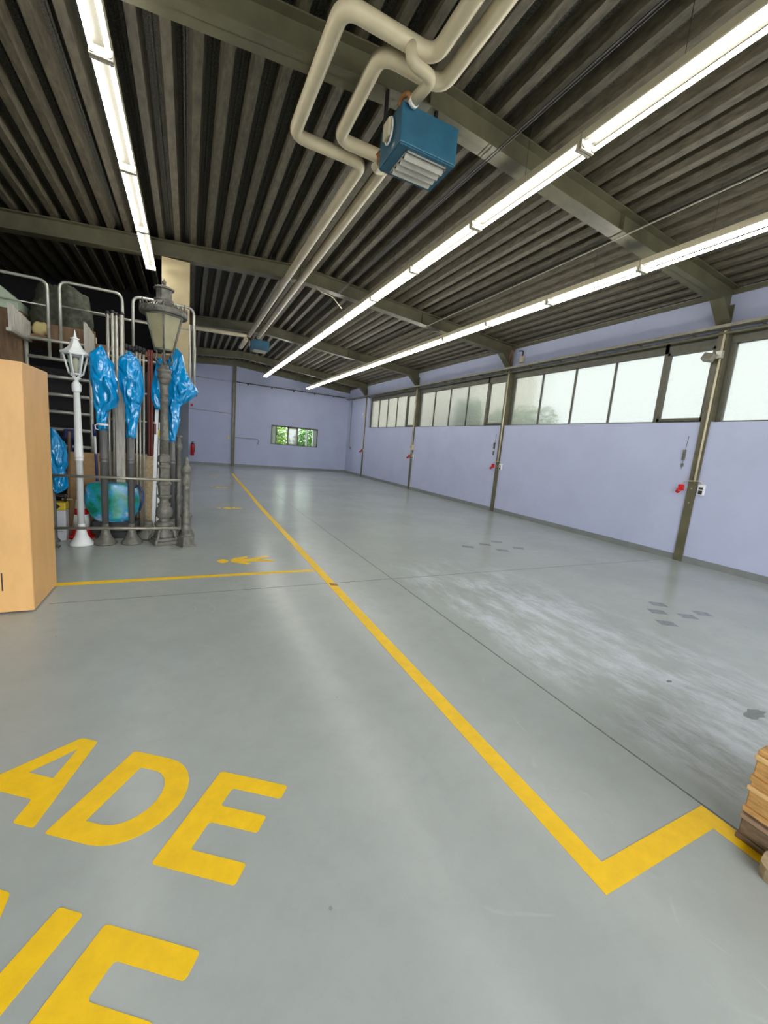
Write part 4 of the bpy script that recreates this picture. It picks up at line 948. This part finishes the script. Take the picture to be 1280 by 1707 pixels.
MB().lathe([(.95, .028), (1.0, .028), (1.01, .018), (1.03, .018)], 0.17, YB-0.09, 12).box(0.12, 0.24, YB-0.10, YB-0.08, 1.03, 1.05).build('valve', 'black', fx)
MB().tube(fillet([(0.19, YB-0.09, .98), (0.27, YB-0.09, .9), (0.26, YB-0.09, .55)], 0.06), 0.010, 8).build('hose', 'black', fx)
MB().box(0.10, 0.24, YB-0.016, YB, .40, .98).build('bracket', 'black', fx)
tag(MB().tube(fillet([(XR-0.02, 20.95, 3.9), (XR-0.02, 20.95, 1.42), (XR-0.02, 20.75, 1.40)], 0.05), 0.014, 8).box(XR-0.07, XR-0.0, 20.68, 20.78, 1.30, 1.44).build('conduit', 'rail'), 'thin grey conduit with a dark socket in the back right corner', 'conduit')
# cables along the light rows
tag(MB().tube([(2.83, -2, 4.62), (2.80, 8.8, 4.66)], 0.006, 6).tube([(2.86, -2, 4.62), (2.83, 8.8, 4.66)], 0.006, 6).build('power_cable', 'black'), 'pair of dark cables stretched along the ceiling beside the middle light row', 'cable')
tag(MB().tube([(4.95, -1, 4.50), (5.05, 8.8, 4.46)], 0.009, 6).build('power_cable', 'rail'), 'grey cable stretched along the ceiling beside the right light row', 'cable')
tag(MB().tube(fillet([(2.35, 8.86, 4.72), (2.45, 8.80, 4.62), (2.70, 8.80, 4.60), (2.95, 8.86, 4.42)], 0.1), 0.010, 8).build('cable_loop', 'cream'), 'short cream cable drooping from the second beam to the middle row', 'cable')

# ------------------------------------------------------------ pallets at the right edge
M['pinelight'] = mat('pale_pine_edge', (0.80, 0.52, 0.22), 0.7, var=0.2, scale=14, stretch=(3, 0.8, 3), bump=0.3, bscale=70)
M['oldlight'] = mat('pinkish_old_board', (0.42, 0.28, 0.18), 0.8, var=0.25, scale=14, stretch=(3, 0.8, 3), bump=0.3, bscale=70)
def pallet(x0, y1, z0, m, label, w_=0.8, l_=1.2, m2='pinelight'):
    y0 = y1-l_; x1 = x0+w_; rn = random.Random(int(z0*1000)+3); J = lambda a=0.006: rn.uniform(-a, a)
    t = thing('wooden_pallet', ((x0+x1)/2, (y0+y1)/2, z0), label, 'pallet', 'stacked wooden pallets')
    for i in range(5): MB().box(x0+i*(w_-0.12)/4+(0.006 if i == 0 else 0), x0+i*(w_-0.12)/4+0.12, y0+J(), y1-0.004+J(0.003), z0+0.122, z0+0.142).build('top_board', m, t, bev=0.003)
    for i in range(3):
        yy = y0+(l_-0.145)*i/2
        MB().box(x0-0.008, x1, yy+J(0.003), yy+0.145, z0+0.102, z0+0.121).build('stringer_board', m2, t, bev=0.003)
        for jx in range(3):
            xx = x0+(w_-0.10)*jx/2
            MB().box(xx+0.004, xx+0.10, yy+0.004, yy+0.140, z0+0.023, z0+0.101).build('block', m, t, bev=0.005)
    for jx in range(3):
        xx = x0+(w_-0.10)*jx/2
        MB().box(xx-0.004, xx+0.10, y0, y1, z0, z0+0.022).build('bottom_board', m, t, bev=0.003)
pallet(2.165, 0.645, 0.0, 'oldwood', 'dark weathered wooden pallet at the bottom of the stack, right edge', m2='oldlight')
pallet(2.150, 0.640, 0.1445, 'pinewood', 'fresh orange pine pallet second from the bottom, right edge')
pallet(2.150, 0.640, 0.289, 'pinewood', 'fresh orange pine pallet third from the bottom, right edge')
pallet(2.215, 0.60, 0.4335, 'oldwood', 'dark weathered wooden pallet on top of the stack, right edge', m2='oldlight')
wk = thing('wooden_step', (2.08, 0.35, 0), 'pale worn round-cornered wooden block with a dark slot, before the pallets', 'block')
P = rnd2([(2.035, 0.16), (2.155, 0.16), (2.155, 0.54), (2.035, 0.52)], 0.04)
k_ = MB(); k_.prism(P, 'z', 0, 0.055); k_.build('body', 'greywood', wk)
MB().prism([(2.075, 0.20), (2.125, 0.20), (2.125, 0.45), (2.075, 0.41)], 'z', 0.054, 0.0565).build('dark_slot', 'black', wk)
